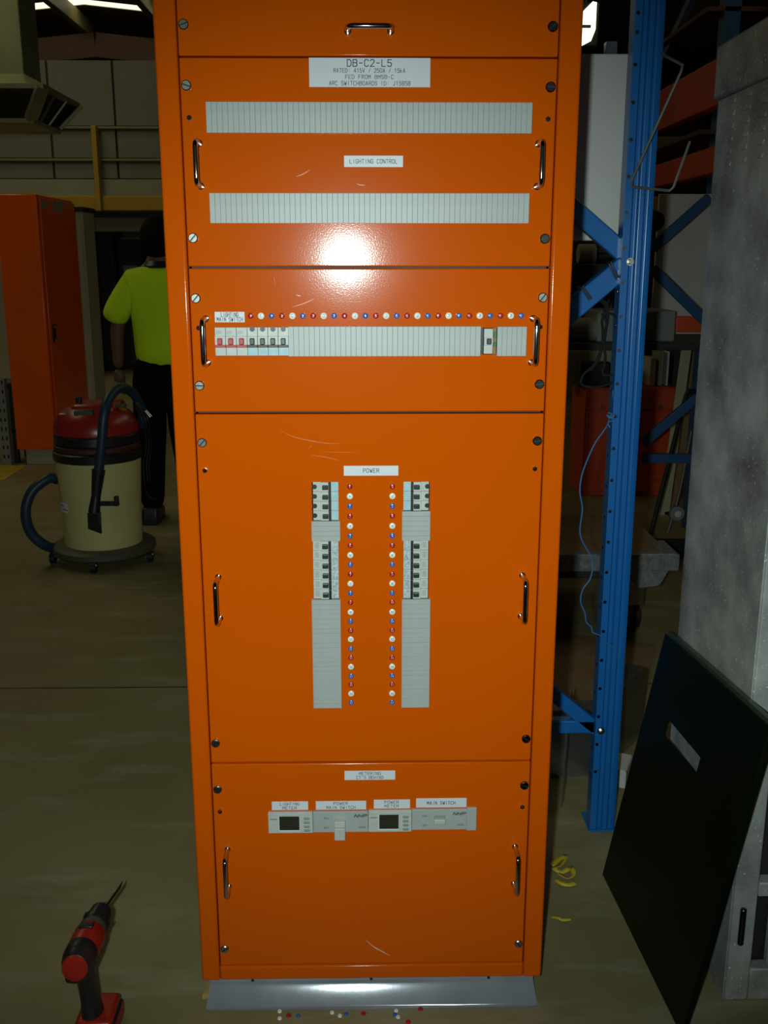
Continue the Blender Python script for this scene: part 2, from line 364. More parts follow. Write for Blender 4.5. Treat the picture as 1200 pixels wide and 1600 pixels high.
def handle(cv, p, q, s=.040, r=.0042):
    p, q = Vector(p), Vector(q); e = (q-p).normalized(); n = Vector((0,-1,0)); c = .010
    pts = [p, p+n*(s-c)]
    for k in range(1,5):
        a = k/5*math.pi/2; pts.append(p+n*(s-c)+n*c*math.sin(a)+e*c*(1-math.cos(a)))
    pts.append(p+n*s+e*c); pts.append(q+n*s-e*c)
    for k in range(1,5):
        a = k/5*math.pi/2; pts.append(q+n*(s-c)+n*c*math.cos(a)-e*c*(1-math.sin(a)))
    pts += [q+n*(s-c), q]
    mb = MB(); tube(mb, pts, r, 12, smooth=False); mb.cyl(p, p+n*.002, .0062, .0055, 16); mb.cyl(q, q+n*.002, .0062, .0055, 16)
    return mb.build('handle','chrome',cv)
def hv(cv, xl, v0, v1):
    for s in (-1,1): handle(cv, (s*xl, PF, Z(v0)), (s*xl, PF, Z(v1)))
handle(c1, (X(546,47),PF,Z(48)), (X(612,47),PF,Z(48)), .036)
hv(c2, -X(315,255), 224, 291); hv(c3, -X(320.5,530), 498, 567); hv(c4, -X(337.5,930), 901, 965); hv(c5, -X(355,1350), 1326, 1384)
# ---- scuffs in the paint, and a dent's highlight painted as a pale strip
def paint_mark(cv, pts, w, m='paint_mark'):
    P = smoothpath([(X(u,v), PF-.0002, Z(v)) for u,v in pts], 5); mb = MB(); n = len(P); top=[]; bot=[]
    for i,p_ in enumerate(P):
        ww = w*math.sin(math.pi*(i+.3)/(n-.4))/2; top.append(p_+Vector((0,0,ww))); bot.append(p_-Vector((0,0,ww)))
    mb.rings([top, bot], closed=False); mb.build('scuff_or_glint', m, cv, 0, False)
paint_mark(c4, [(435,672),(455,682),(480,688),(510,693),(532,693)], .0016); paint_mark(c4, [(482,711),(505,714),(530,720)], .0012)
paint_mark(c4, [(480,702),(483,698),(485,695)], .0012); paint_mark(c4, [(500,706),(530,707),(560,707)], .0006)
paint_mark(c3, [(427,432),(429,440),(430,447)], .0012); paint_mark(c3, [(455,480),(475,474),(492,466)], .0008); paint_mark(c3, [(462,460),(466,462),(470,462)], .0012)
paint_mark(c2, [(464,276),(475,272),(486,265)], .0014); paint_mark(c2, [(558,287),(565,289),(572,289)], .001)
paint_mark(c5, [(568,1469),(580,1480),(592,1487),(606,1495)], .0034, 'dent_glint')  # pale strip painted as the highlight on a dent
# ---- nameplates
def plate(u0, v0, u1, v1, lines):
    vm = (v0+v1)/2; x0, x1, z0, z1 = X(u0,vm), X(u1,vm), Z(v1), Z(v0)
    p_ = MB().box(x0, x1, PF-.0016, PF, z0, z1).build('nameplate','plate',sw,.0003,False)
    for s, ua, ub, vc, cap in lines:
        text(s, X((ua+ub)/2,vc), Z(vc), X(ub,vc)-X(ua,vc), Z(vc-cap/2)-Z(vc+cap/2), PF-.0018, 'ink', p_)
plate(486,90,673,136,[('DB-C2-L5',545,613,98.3,10.6),('RATED: 415V / 250A / 15kA',524,634,110,6.2),('FED FROM BMSB-C',542,616,120,6),('ARC SWITCHBOARDS ID: J15858',517,642,130,6.3)])
plate(539,243,631,261,[('LIGHTING CONTROL',548,622,252,6.2)])
plate(334,487,381,503.5,[('LIGHTING',344,371,491.5,6),('MAIN SWITCH',337.5,378,498.8,6)])
plate(536,728,623,743.5,[('POWER',567,592,735.5,6)])
plate(536,1205,616,1219,[('METERING',559,593,1208.9,4.3),('CT\'S BEHIND',555,597,1215.1,4.3)])
plate(422,1252,479,1265,[('LIGHTING',435,465,1255.4,4.2),('METER',439,461,1261.6,4.2)])
plate(491,1252,570,1265,[('POWER',519,541,1255.3,4.2),('MAIN SWITCH',508,553,1261.6,4.2)])
plate(582,1250.5,639,1264,[('POWER',599,621,1254,4.2),('METER',599,621,1260.2,4.2)])
plate(648.5,1249,728,1263,[('MAIN SWITCH',666,710,1256,5)])
# ---- circuit markers
def marker(u, v, m, num):
    x, z = X(u,v), Z(v); r = .0052 if m == 'mwhite' else .0047
    mb = MB(); mb.cyl((0,0,0),(0,-.0022,0),r,r,20); mb.cyl((0,-.0022,0),(0,-.003,0),r,r*.7,20)
    o = mb.build('circuit_marker', m, sw); o.location = (x, PF, z)
    t = text(num, 0, 0, .0022 if len(num)==1 else .0042, .0040, -.0031, 'ink' if m=='mwhite' else 'mwhite', o, 'numeral')
cl = ('mred','mwhite','mblue')
for k in range(27): marker(390.5+k*(818-390.5)/26, 493.5, cl[k%3], str(k//3+1))
vs = [760.5,775.5,791,806.5,822,837.5,852.5,867.5,882.5,897.5,912,927,941.5,956.5,971,985.5,999,1014,1028,1042,1056.5,1070,1084,1098]
for k, v in enumerate(vs):
    marker(545.5+(v-760)*.004, v, cl[k%3], str(2*(k//3)+1)); marker(613.5-(v-760)*.006, v, cl[k%3], str(2*(k//3)+2))
# ---- pole fillers
def filler_mesh(w, h, t=.006):
    c = .00035; rs = [[(-w/2,0,-h/2),(w/2,0,-h/2),(w/2,0,h/2),(-w/2,0,h/2)], [(-w/2,-t+c,-h/2),(w/2,-t+c,-h/2),(w/2,-t+c,h/2),(-w/2,-t+c,h/2)],
        [(-w/2+c,-t,-h/2+c),(w/2-c,-t,-h/2+c),(w/2-c,-t,h/2-c),(-w/2+c,-t,h/2-c)]]
    b = MB(); b.rings([[Vector(p_) for p_ in r] for r in rs]); bmesh.ops.recalc_face_normals(b.b, faces=b.b.faces)
    me = bpy.data.meshes.new('pole_filler'); b.b.to_mesh(me); b.b.free(); me.materials.append(M['filler']); return me
def fill(r, n, vert=False):
    x0,x1,z0,z1 = r; pit = ((z1-z0) if vert else (x1-x0))/n
    me = filler_mesh(x1-x0, pit-.00012) if vert else filler_mesh(pit-.00012, z1-z0)
    for i in range(n):
        o = bpy.data.objects.new('pole_filler', me); C.objects.link(o); o.parent = sw
        j = random.uniform(-.0002,.0002)
        o.location = ((x0+x1)/2, PF+j, z0+(i+.5)*pit) if vert else (x0+(i+.5)*pit, PF+j, (z0+z1)/2)
fill(r1, 60); fill(r2, 60); fill(rect(450,753.5,510,556.5), 37); fill(rect(779.5,826,510.5,556.5), 6)
fill(rect(484.5,530,813.5,844.5), 4, True); fill(rect(486,531,936,1105), 23, True)
fill(rect(628.5,673.5,798.5,844.5), 6, True); fill(rect(627,671.5,936,1105), 23, True)
# ---- breakers.  frame: a = along the module's long side (0 at the screw end), c = across modules
def devframe(p0, da, dc):
    p0, da, dc = Vector(p0), Vector(da), Vector(dc)
    def f(a0, a1, c0_, c1_, y0, y1):
        q = [p0+da*a0+dc*c0_, p0+da*a1+dc*c1_]
        return (min(q[0].x,q[1].x), max(q[0].x,q[1].x), y1, y0, min(q[0].z,q[1].z), max(q[0].z,q[1].z))
    return f
def breaker(p0, da, dc, kind):
    f = devframe(p0, da, dc); g = .012
    b = MB().box(*f(0,1,g,1-g,PF+.015,PF-.001)).box(*f(.30,.66,g,1-g,PF,PF-.0045)).build('circuit_breaker','wplas',sw,.0005,False)
    tg = 'redp' if kind=='main' else 'dgreen'
    MB().box(*f(.37,.60,.27,.73,PF-.003,PF-.011)).build('toggle',tg,b,.0012,False)
    if kind != 'small': MB().box(*f(.61,.71,0,1,PF-.001,PF-.0062)).build('toggle_bar','redp' if kind=='main' else 'black',b,.0006,False)
    if kind in ('row','top'):
        c = Vector(p0)+Vector(da)*.06+Vector(dc)*.5; c.y = PF
        MB().cyl(c, c+Vector((0,-.0016,0)), .0042, .0042, 16).build('terminal_hole','black',b)
        MB().box(*f(.77,.96,.08,.92,PF-.001,PF-.0014)).build('label','blab',b,0,False)
    elif kind == 'text':
        MB().box(*f(.76,.97,.08,.92,PF-.001,PF-.0014)).build('label','tlab',b,0,False)
        MB().box(*f(.08,.24,.15,.75,PF-.001,PF-.0013)).build('label','filler',b,0,False)
    elif kind == 'main':
        MB().box(*f(.12,.24,.10,.60,PF-.001,PF-.0012)).build('label','filler',b,0,False)
x0,x1,z0,z1 = r3; mw = (X(385,533)-x0)/3
for k in range(3): breaker((x0+k*mw,0,z1-.0005), (0,0,-(z1-z0-.001)), (mw,0,0), 'main')
xa = X(385,533); mw = (X(450,533)-xa)/4
for k in range(4): breaker((xa+k*mw,0,z1-.0005), (0,0,-(z1-z0-.001)), (mw,0,0), 'row')
# narrow device with a gap each side
xa, xb_ = X(759,533), X(773,533)
f = devframe((xa,0,z1-.003), (0,0,-(z1-z0-.006)), (xb_-xa,0,0))
b = MB().box(*f(0,1,0,1,PF+.01,PF-.002)).box(*f(.35,.66,0,1,PF,PF-.005)).build('control_relay','wplas',sw,.0006,False)
MB().box(*f(.38,.62,.28,.80,PF-.004,PF-.010)).build('toggle','black',b,.001,False)
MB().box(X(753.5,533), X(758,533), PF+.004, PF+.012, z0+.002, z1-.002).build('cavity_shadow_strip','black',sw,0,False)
MB().box(X(774,533), X(779.5,533), PF+.006, PF+.012, z0+.002, z1-.002).build('cavity_board','brass',sw,0,False)
for a,b_ in ((.62,.82),(.30,.45)): MB().box(X(775,533), X(779,533), PF, PF+.006, z0+(z1-z0)*a, z0+(z1-z0)*b_).build('terminal','green',sw,.0005,False)
def column(ul, ur, v0, v1, n, kind, flip):
    xl, xr = X(ul,(v0+v1)/2), X(ur,(v0+v1)/2); za, zc = Z(v1), Z(v0); h = (zc-za)/n
    for k in range(n):
        if not flip: breaker((xl,0,zc-k*h), (xr-xl,0,0), (0,0,-h), kind)
        else: breaker((xr,0,zc-k*h), (xl-xr,0,0), (0,0,-h), kind)
column(487,527.5,753,813,4,'top',False); column(487,527.5,845,935.5,6,'text',False)
column(631,671.5,753,798,3,'top',True); column(630.5,670,845,935.5,6,'text',True)
# ---- meters and main switches
def meter(u0, u1, v0, v1):
    vm=(v0+v1)/2; x0,x1,z0,z1 = X(u0,vm),X(u1,vm),Z(v1),Z(v0); W=x1-x0; H=z1-z0
    b = MB().box(x0,x1,PF-.004,PF+.012,z0,z1).box(x0,x1,PF-.0075,PF-.004,z1-.12*H,z1-.02*H).build('power_meter','wplas',sw,.0008,False)
    MB().box(x0+.23*W,x0+.71*W,PF-.0055,PF-.004,z0+.10*H,z1-.16*H).build('screen_frame','plate',b,.0004,False)
    MB().box(x0+.25*W,x0+.70*W,PF-.0060,PF-.005,z0+.17*H,z1-.17*H).build('screen','lcd',b,.0003,False)
    for k in range(4): MB().box(x0+.80*W,x0+.93*W,PF-.0062,PF-.004,z0+H*(.08+k*.19),z0+H*(.19+k*.19)).build('button','button',b,.0008,False)
    MB().box(x0+.04*W,x0+.2*W,PF-.0044,PF-.004,z1-.36*H,z1-.30*H).build('printed_line','button',b,0,False)
meter(417,486.5,1267.5,1300); meter(573.5,641,1266,1299.5)
def mswitch(u0, u1, v0, v1, on):
    vm=(v0+v1)/2; x0,x1,z0,z1 = X(u0,vm),X(u1,vm),Z(v1),Z(v0); W=x1-x0; H=z1-z0
    b = MB().box(x0,x1,PF-.0045,PF+.012,z0,z1).box(x0+.31*W,x0+.35*W,PF-.006,PF,z0+.02*H,z1-.1*H).build('main_switch','filler',sw,.0008,False)
    if not on:
        MB().box(x0+.39*W,x0+.585*W,PF-.020,PF-.004,z0-.19*H,z1-.62*H).box(x0+.39*W,x0+.585*W,PF-.016,PF-.004,z1-.62*H,z1-.34*H).build('lever','wplas',b,.0012,False)
    else:
        MB().box(x0+.40*W,x0+.61*W,PF-.012,PF-.004,z1-.64*H,z1-.42*H).build('lever','wplas',b,.0015,False)
        MB().box(x0+.40*W,x0+.61*W,PF-.0055,PF-.004,z1-.42*H,z1-.30*H).box(x0+.40*W,x0+.61*W,PF-.0055,PF-.004,z1-.72*H,z1-.64*H).build('lever_slot','button',b,0,False)
    y = PF-.0047
    text('NHP', x0+.865*W, z1-.21*H, .21*W, .13*H, y, 'black', b, 'lettering', 0, .45, .10)
    text('ON', x0+.235*W, z1-.31*H, .07*W, .08*H, y, 'ink', b); text('OFF', x0+.245*W, z1-.78*H, .09*W, .08*H, y, 'ink', b)
    text('250A', x0+.89*W, z1-.76*H, .12*W, .08*H, y, 'ink', b)
mswitch(487,573,1267,1299,False); mswitch(641.5,727.5,1265,1296.5,True)
x0,x1,z0,z1 = rect(727.5,743,1263,1298.5)
MB().box(x0,x1,PF-.0045,PF+.012,z0,z1).build('end_cover','filler',sw,.001,False)
# ---- plinth: folded skirt curving outwards towards the floor
mb = MB(); rs = []
for k in range(11):
    t = k/10; z = (ZB-.001)*(1-t); off = .034*max(0,(t-.18)/.82)**1.15
    a = HW-.014+off*.18; y0 = .010-off; y1 = DEP-.012+off*.3
    rs.append([(-a,y0,z),(a,y0,z),(a,y1,z),(-a,y1,z)])
mb.rings(rs[::-1], cap=False)
pl = mb.build('plinth','alu',sw); so = pl.modifiers.new('thickness','SOLIDIFY'); so.thickness = .0025; so.offset = -1
for u in (395,577,758):
    for v, t in ((1535,0.1),(1566,.85)):
        y = .010-.034*max(0,(t-.18)/.82)**1.15
        MB().cyl((X(u,v),y+.001,Z(v)),(X(u,v),y-.0008,Z(v)),.003,.003,12).build('fixing_hole','black',pl)

# ================================================================== LEFT SIDE
# wet and dry vacuum
vc = flo(168,872); vc.z = 0; VY = vc.y
vac = empty('vacuum_cleaner', vc, 'red topped drum vacuum with grey tank, blue hose and castor base', 'vacuum cleaner')
def zz(v): return at(160, v, VY).z
def vacuum():
    x, y = vc.x-.01, vc.y
    zt0, zt1 = zz(852), zz(713)
    L_ = lambda prof, n, m, cx_=x, **k: MB().lathe((cx_,y,0), prof, n and 36).build(n, m)
    L_([(.165,zt0),(.182,zt0+.01),(.186,(zt0+zt1)/2),(.198,zt1)], 'tank', 'tank')
    L_([(.02,zt0-.03),(.225,zt0-.028),(.243,zt0-.012),(.243,zt0+.012),(.225,zt0+.024),(.17,zt0+.024)], 'base_ring', 'rub')
    L_([(.19,zz(716)),(.204,zz(714)),(.206,zz(702)),(.198,zz(700))], 'lid_band', 'black')
    L_([(.192,zz(701)),(.199,zz(698)),(.199,zz(692)),(.192,zz(690))], 'lid_trim', 'rust')
    L_([(.19,zz(690)),(.197,zz(688)),(.196,zz(676)),(.188,zz(673))], 'lid_band', 'black')
    L_([(.185,zz(676)),(.196,zz(673)),(.196,zz(667)),(.184,zz(654)),(.160,zz(643)),(.125,zz(635)),(.02,zz(629))], 'motor_head', 'vred')
    MB().box(x-.150,x-.04,y-.12,y+.08,zz(658),zz(640)).build('head_side','vred',None,.018)
    MB().box(x-.085,x+.12,y-.10,y+.11,zz(646),zz(628)).build('head_cover','vred',None,.018)
    MB().box(x-.06,x+.03,y-.15,y-.08,zz(650),zz(634)).build('handle_recess','rub',None,.01)
    MB().box(x-.04,x+.16,y-.06,y-.03,zz(634),zz(629)).build('carry_handle','rub',None,.008)
    MB().box(x-.075,x-.05,y-.05,y-.02,zz(634),zz(618)).build('latch','black',None,.006)
    MB().box(x+.03,x+.13,y-.195,y-.178,zz(776),zz(769)).box(x+.11,x+.13,y-.20,y-.178,zz(776),zz(761)).build('hose_clip','black',None,.004)
    # inlet, sticker
    a = at(92,748,VY-.05); MB().cyl(a+Vector((.05,0,0)), a-Vector((.02,0,0)), .030, .026, 20).build('inlet','black')
    st = MB(); st.rings([[(x+.1935*math.sin(an), y-.1935*math.cos(an), z) for an in [R(-60+6*i) for i in range(5)]] for z in (zz(790),zz(775))], closed=False).build('sticker','plate')
    for dz, m, aa in ((3,'mblue',-57),(-3,'mred',-49)):
        pts = [(x+.1945*math.sin(R(aa+3*i)), y-.1945*math.cos(R(aa+3*i)), zz(783)+dz*.003+.004*(i%2)) for i in range(5)]
        m_ = MB(); tube(m_, pts, .0018, 5, 2); m_.build('sticker_print', m)
    for i, an in enumerate((200, 272, 345, 60, 130)):
        cx_, cy_ = x+.240*math.cos(R(an)), y+.240*math.sin(R(an))
        MB().cyl((cx_-.012,cy_,.026),(cx_+.012,cy_,.026),.026,.026,18).build('castor','black')
        MB().box(cx_-.018,cx_+.018,cy_-.012,cy_+.02,.03,zt0-.02).build('castor_fork','steel',None,.004)
    # hose: rises behind the head, over the top and down the front; second loop at the left
    T = lambda pts, r, n, m: tube(MB(), pts, r, 14).build(n, m)
    T([at(222,665,VY+.16), at(222,640,VY+.10), at(208,615,VY+.02), at(190,606,VY-.06), at(173,618,VY-.16), at(163,645,VY-.22), at(159,690,VY-.235), at(154,738,VY-.235)], .0225, 'hose', 'hose')
    T([a-Vector((.015,0,0)), at(75,748,VY-.08), at(50,768,VY-.12), at(40,800,VY-.14), at(48,832,VY-.13), at(70,852,VY-.10), at(92,858,VY-.03)], .024, 'hose', 'hose')
    n0, n1, n2 = at(154,734,VY-.235), at(150,775,VY-.24), at(147,800,VY-.245)
    MB().cyl(n0, n1, .030, .021, 18).cyl(n1, n2, .021, .027, 18).build('nozzle_cuff','black')
    e = at(149,830,VY-.25)
    MB().rings([[n2+Vector((sx*.026,sy*.02,0)) for sx,sy in ((-1,-1),(1,-1),(1,1),(-1,1))], [e+Vector((sx*.030-.002,sy*.007,sx*-.012)) for sx,sy in ((-1,-1),(1,-1),(1,1),(-1,1))]]).build('crevice_nozzle','black',None,.003)
    c_ = at(215,640,VY+.02)
    for k, (uu, r_) in enumerate(((0,.004),(5,.004),(9,.003))):
        T([at(208+uu,632,VY+.05), at(222+uu,655,VY+.03), at(229+uu*.8,690,VY+.05), at(224+uu,725,VY+.05), at(226+uu,752,VY+.05)], r_, 'power_cord', 'black')
    MB().cyl(at(213,630,VY+.04), at(221,638,VY+.03), .011, .011, 12).build('cord_wrap','steel')
    MB().cyl(at(227,642,VY+.03), at(235,652,VY+.03), .009, .012, 12).build('cord_plug','steel')
    T([at(224,728,VY+.06), at(228,765,VY+.15), at(236,778,VY+.3), at(246,782,VY+.45)], .004, 'power_cord', 'black')
under(vac, vacuum)

# orange wall enclosure standing behind, edge-on
ey = flo(55,727).y
x0, x1 = at(-1,500,ey).x, at(78,500,ey).x
x0, x1 = at(25,560,ey).x-.05, at(74,500,ey).x
e0 = empty('cabinet', (x0,ey,0), 'narrow tall orange steel cabinet with chrome door lock standing on white plinth', 'cabinet')
def enc():
    zt, zb0 = at(40,303,ey).z, at(60,703,ey).z
    dd = .86
    MB().box(x0, x1-.012, ey, ey+dd, zb0, zt).build('body','orange2',None,.008)
    MB().box(x1-.010, x1+.004, ey+.035, ey+dd-.01, zb0+.02, zt-.02).build('door','orange2',None,.004)
    MB().box(x0+.05, x1-.04, ey+.03, ey+dd-.05, 0, zb0).build('plinth','beige',None,.004,False)
    z = at(84,520,ey+.1).z; 
    MB().box(x1+.004, x1+.016, ey+.08, ey+.125, z-.06, z+.06).build('lock_plate','dsteel',None,.006)
    MB().cyl((x1+.016,ey+.10,z+.045),(x1+.03,ey+.10,z+.045),.012,.01,14).cyl((x1+.016,ey+.10,z-.045),(x1+.03,ey+.10,z-.045),.012,.01,14).build('lock_barrel','chrome')
    zz_ = at(90,320,ey+.2).z
    MB().box(x1+.004, x1+.006, ey+.05, ey+.16, zz_-.03, zz_+.02).build('label','fascia',None,0,False)
    MB().box(x1+.004, x1+.006, ey+.32, ey+.56, zz_-.035, zz_+.035).build('label','fascia',None,0,False)
under(e0, enc)
by = 8.35-CD+.3
bx0, bx1 = at(-60,400,by).x, at(134,400,by).x
bc = empty('cabinet', (bx0,by,0), 'wide beige steel cabinet behind the narrow orange cabinet', 'cabinet')
under(bc, lambda: (MB().box(bx0,bx1,by,by+.35,.04,at(100,330,by).z).build('body','beige',None,.01), MB().box(bx0-.01,bx1+.01,by-.01,by+.36,at(100,330,by).z,at(100,323,by).z).build('top','dark',None,.004),
   MB().box(bx0+.02,bx1-.02,by+.02,by+.33,0,.04).build('base','dark',None,0,False), MB().box(bx1-.10,bx1-.02,by-.006,by,.08,at(100,340,by).z).build('edge_fold','beige',None,.002,False)))
# perforated post at the far left with dark bench
pp = flo(12,727); pp.z = 0
ps = empty('slotted_post', pp, 'grey perforated steel angle post at the left edge of the picture', 'post')
def spost():
    h = at(12,592,pp.y).z
    MB().box(pp.x-.035,pp.x+.03,pp.y,pp.y+.003,0,h).box(pp.x+.027,pp.x+.03,pp.y,pp.y+.05,0,h).build('angle','grey',None,.001,False)
    m_ = MB()
    for k in range(9):
        for s in (-.017,.012): m_.box(pp.x+s-.005,pp.x+s+.005,pp.y-.0015,pp.y+.001,.05+k*.065,.075+k*.065)
    o = m_.build('slots','black',None,0,False); o['kind'] = 'stuff'
under(ps, spost)
bn = empty('workbench', (pp.x-.6,pp.y+.2,0), 'dark low workbench partly behind the perforated post', 'workbench')
def bench():
    x0,x1 = pp.x-1.2, pp.x+.07; h = at(12,600,pp.y).z
    MB().box(x0,x1,pp.y+.06,pp.y+.35,h-.04,h).build('bench_top','dark',None,.005,False)
    MB().box(x0,x1,pp.y+.08,pp.y+.33,.22,.24).build('lower_shelf','grey',None,.003,False)
    for x in (x0+.02,x1-.05):
        for y in (pp.y+.08,pp.y+.30): MB().box(x,x+.035,y,y+.035,0,h-.04).build('leg','dark',None,.002,False)
under(bn, bench)
tag(MB().box(pp.x-.25,pp.x+.055,pp.y+.10,pp.y+.30,.241,.38).build('box','beige',None,.01), 'small beige box on the low workbench shelf', 'box')

# person, seen from behind
py = flo(250,820).y+.05; px = at(258,600,py).x
per = empty('person', (px,py,0), 'person from behind in lime short-sleeved shirt and black trousers', 'person')
def skinobj(name, m, verts, edges, radii, sub=2, root=0):
    me = bpy.data.meshes.new(name); me.from_pydata(verts, edges, []); o = objm(name, me, m, None, 0, False)
    sk = o.modifiers.new('skin','SKIN'); sk.use_smooth_shade = True
    L = me.skin_vertices[0].data
    for i, r in enumerate(radii): L[i].radius = r if isinstance(r, tuple) else (r, r); L[i].use_root = (i == root)
    s = o.modifiers.new('sub','SUBSURF'); s.levels = sub; s.render_levels = sub
    return o
def person():
    hz = at(250,335,py).z       # crown
    k = hz/1.74
    def P(x,y,z): return Vector((px+x*k, py+y*k, z*k))
    V = [P(0,0,.98),P(0,.0,1.10),P(0,-.01,1.25),P(0,0,1.37),P(0,.01,1.49),P(0,.03,1.58),P(0,.02,1.66),
         P(-.09,0,.92),P(-.10,-.01,.50),P(-.11,.02,.10),P(-.12,.14,.045),
         P(.09,0,.92),P(.11,.12,.50),P(.12,.20,.12),P(.12,.32,.045),
         P(-.145,.0,1.385),P(-.25,-.01,1.14),P(-.262,.02,.90),P(.145,.0,1.385),P(.24,.02,1.14),P(.25,.08,.90)]
    E = [(0,1),(1,2),(2,3),(3,4),(4,5),(5,6),(0,7),(7,8),(8,9),(9,10),(0,11),(11,12),(12,13),(13,14),(3,15),(15,16),(16,17),(3,18),(18,19),(19,20)]
    rad = [(.14,.10),(.13,.095),(.15,.10),(.11,.08),.055,.075,.085,.085,.055,.042,.04,.085,.055,.042,.04,.055,.043,.03,.055,.043,.03]
    skinobj('body','skin',V,E,[tuple(c*k for c in r) if isinstance(r,tuple) else r*k for r in rad])
    # head with face (turned away), hair
    MB().ball(P(0,.03,1.60), .105*k, (.80,.98,1.12), 20).build('head','skin')
    MB().ball(P(0,.010,1.618), .112*k, (.88,.98,1.10), 20).build('hair','hair')
    for s in (-1,1): MB().ball(P(s*.086,.03,1.60), .024*k, (.4,.7,1.2), 10).build('ear','skin')
    MB().ball(P(0,.136,1.59), .016*k, (.8,1,1.3), 10).build('nose','skin')
    for s in (-1,1): MB().ball(P(s*.032,.118,1.61), .012*k, (1,.7,.7), 10).build('eye','mwhite')
    MB().ball(P(0,.122,1.545), .018*k, (1.3,.5,.35), 10).build('mouth','mred')
    # shirt: torso and short sleeves
    V = [P(0,0,.87),P(0,-.0,1.04),P(0,-.01,1.25),P(0,.0,1.375),P(0,.01,1.465),P(-.145,0,1.385),P(-.235,-.01,1.24),P(.145,0,1.385),P(.235,.0,1.25),P(-.275,-.01,1.15),P(.27,.0,1.15)]
    E = [(0,1),(1,2),(2,3),(3,4),(3,5),(5,6),(3,7),(7,8),(6,9),(8,10)]
    rr = [(.175,.13),(.172,.125),(.188,.13),(.16,.115),(.085,.07),.078,.078,.078,.078,(.085,.085),(.085,.085)]
    skinobj('shirt','hiviz',V,E,[tuple(c*k for c in r) if isinstance(r,tuple) else r*k for r in rr])
    MB().lathe(P(0,.012,1.455), [(.085*k,0),(.090*k,.012*k),(.072*k,.038*k),(.062*k,.038*k)], 20).build('collar','black')
    V = [P(0,0,1.07),P(0,0,.90),P(-.085,0,.74),P(-.10,0,.46),P(-.112,.01,.07),P(.085,0,.74),P(.09,.08,.46),P(.10,.17,.08)]
    E = [(0,1),(1,2),(2,3),(3,4),(1,5),(5,6),(6,7)]
    rr = [(.165,.12),(.17,.125),.115,.092,.072,.115,.092,.072]
    skinobj('trousers','trou',V,E,[tuple(c*k for c in r) if isinstance(r,tuple) else r*k for r in rr])
    for x, y in ((-.117,0),(.125,.18)):
        MB().rings([[P(x+a*.05, y+.07+b*.14, z) for a,b in ((-1,-.9),(-.8,-1),(.8,-1),(1,-.9),(1,.5),(.6,1),(-.6,1),(-1,.5))] if z < .06 else [P(x+a*.045, y+.02+b*.08, z) for a,b in ((-1,-.9),(-.8,-1),(.8,-1),(1,-.9),(1,.5),(.6,1),(-.6,1),(-1,.5))] for z in (0,.03,.055,.10)]).build('shoe','black',None,.008)
    # hands: palm and five separate fingers, slightly curled
    for s, base in ((-1, P(-.262,.02,.90)), (1, P(.25,.08,.90))):
        b0 = base; V=[b0, b0+Vector((0,.004,-.045))*k, b0+Vector((0,.008,-.085))*k]; E=[(0,1),(1,2)]; rr=[(.027*k,.020*k),(.038*k,.018*k),(.036*k,.016*k)]
        skinobj('palm','skin',V,E,rr,1)
        for i, ln in enumerate((.068,.076,.070,.055)):
            yy = (.028-.019*i)*k; st_ = b0+Vector((0,yy+.008*k,-.082*k))
            p1 = st_+Vector((-s*.006,0,-ln*.5))*k; p2 = st_+Vector((-s*.022,0,-ln*.95))*k
            skinobj('finger','skin',[st_,p1,p2],[(0,1),(1,2)],[.0092*k,.0085*k,.007*k],1)
        st_ = b0+Vector((0,.030,-.035))*k; skinobj('thumb','skin',[st_, st_+Vector((-s*.008,.024,-.03))*k, st_+Vector((-s*.018,.028,-.058))*k],[(0,1),(1,2)],[.011*k,.010*k,.008*k],1)
under(per, person)

# air duct with diffuser hood, top left
dy = 7.0-CD
du = empty('air_duct', (at(20,120,dy+.25).x, dy+.25, at(50,180,dy).z), 'square galvanised cooling duct with flared diffuser hood hanging from roof', 'duct')
def duct():
    xr = at(33,60,dy+.25).x; xl = xr-1.0; zr = at(60,131,dy).z; zb0 = at(55,181,dy).z; ztop = at(40,118,dy+.2).z
    MB().box(xl, xr, dy+.25, dy+.62, ztop-.01, 4.2).build('duct_shaft','galv',None,.006)
    X0, X1, Y0, Y1 = xl-.2, at(66,131,dy).x, dy, dy+.84
    MB().rings([[(X0,Y0,zr),(X1,Y0,zr),(X1,Y1,zr),(X0,Y1,zr)],[(xl,dy+.25,ztop+.02),(xr,dy+.25,ztop+.02),(xr,dy+.62,ztop+.02),(xl,dy+.62,ztop+.02)]]).build('hood_top','galv',None,.004)
    MB().box(X0-.01,X1+.01,Y0-.01,Y1+.01,zr-.03,zr+.004).build('rim','galv',None,.004)
    i = .13
    B = [(X0+i,Y0+i,zb0),(X1-i,Y0+i,zb0),(X1-i,Y1-i,zb0),(X0+i,Y1-i,zb0)]; T_ = [(X0,Y0,zr-.02),(X1,Y0,zr-.02),(X1,Y1,zr-.02),(X0,Y1,zr-.02)]
    MB().rings([[Vector(a)*.98+Vector((0,.02*(dy+.42),.02*zr))+Vector((.02*(X0+X1)/2,0,0)) for a in B],[Vector(a)*.97+Vector((.03*(X0+X1)/2,.03*(dy+.42),.03*zr)) for a in T_]]).build('outlet_core','black',None,0,False)
    for a, b in zip(T_, B): MB().bar(a, b, .09, .03).build('corner_post','galv',None,.004,False)
    for t in (.33,.66):
        a = Vector(T_[1]).lerp(Vector(T_[2]),t); b = Vector(B[1]).lerp(Vector(B[2]),t); MB().bar(a,b,.012,.012).build('vane','galv',None,0,False)
    MB().box(X0+i-.02,X1-i+.02,Y0+i-.02,Y1-i+.02,zb0-.03,zb0).build('bottom_plate','galv',None,.004)
under(du, duct)

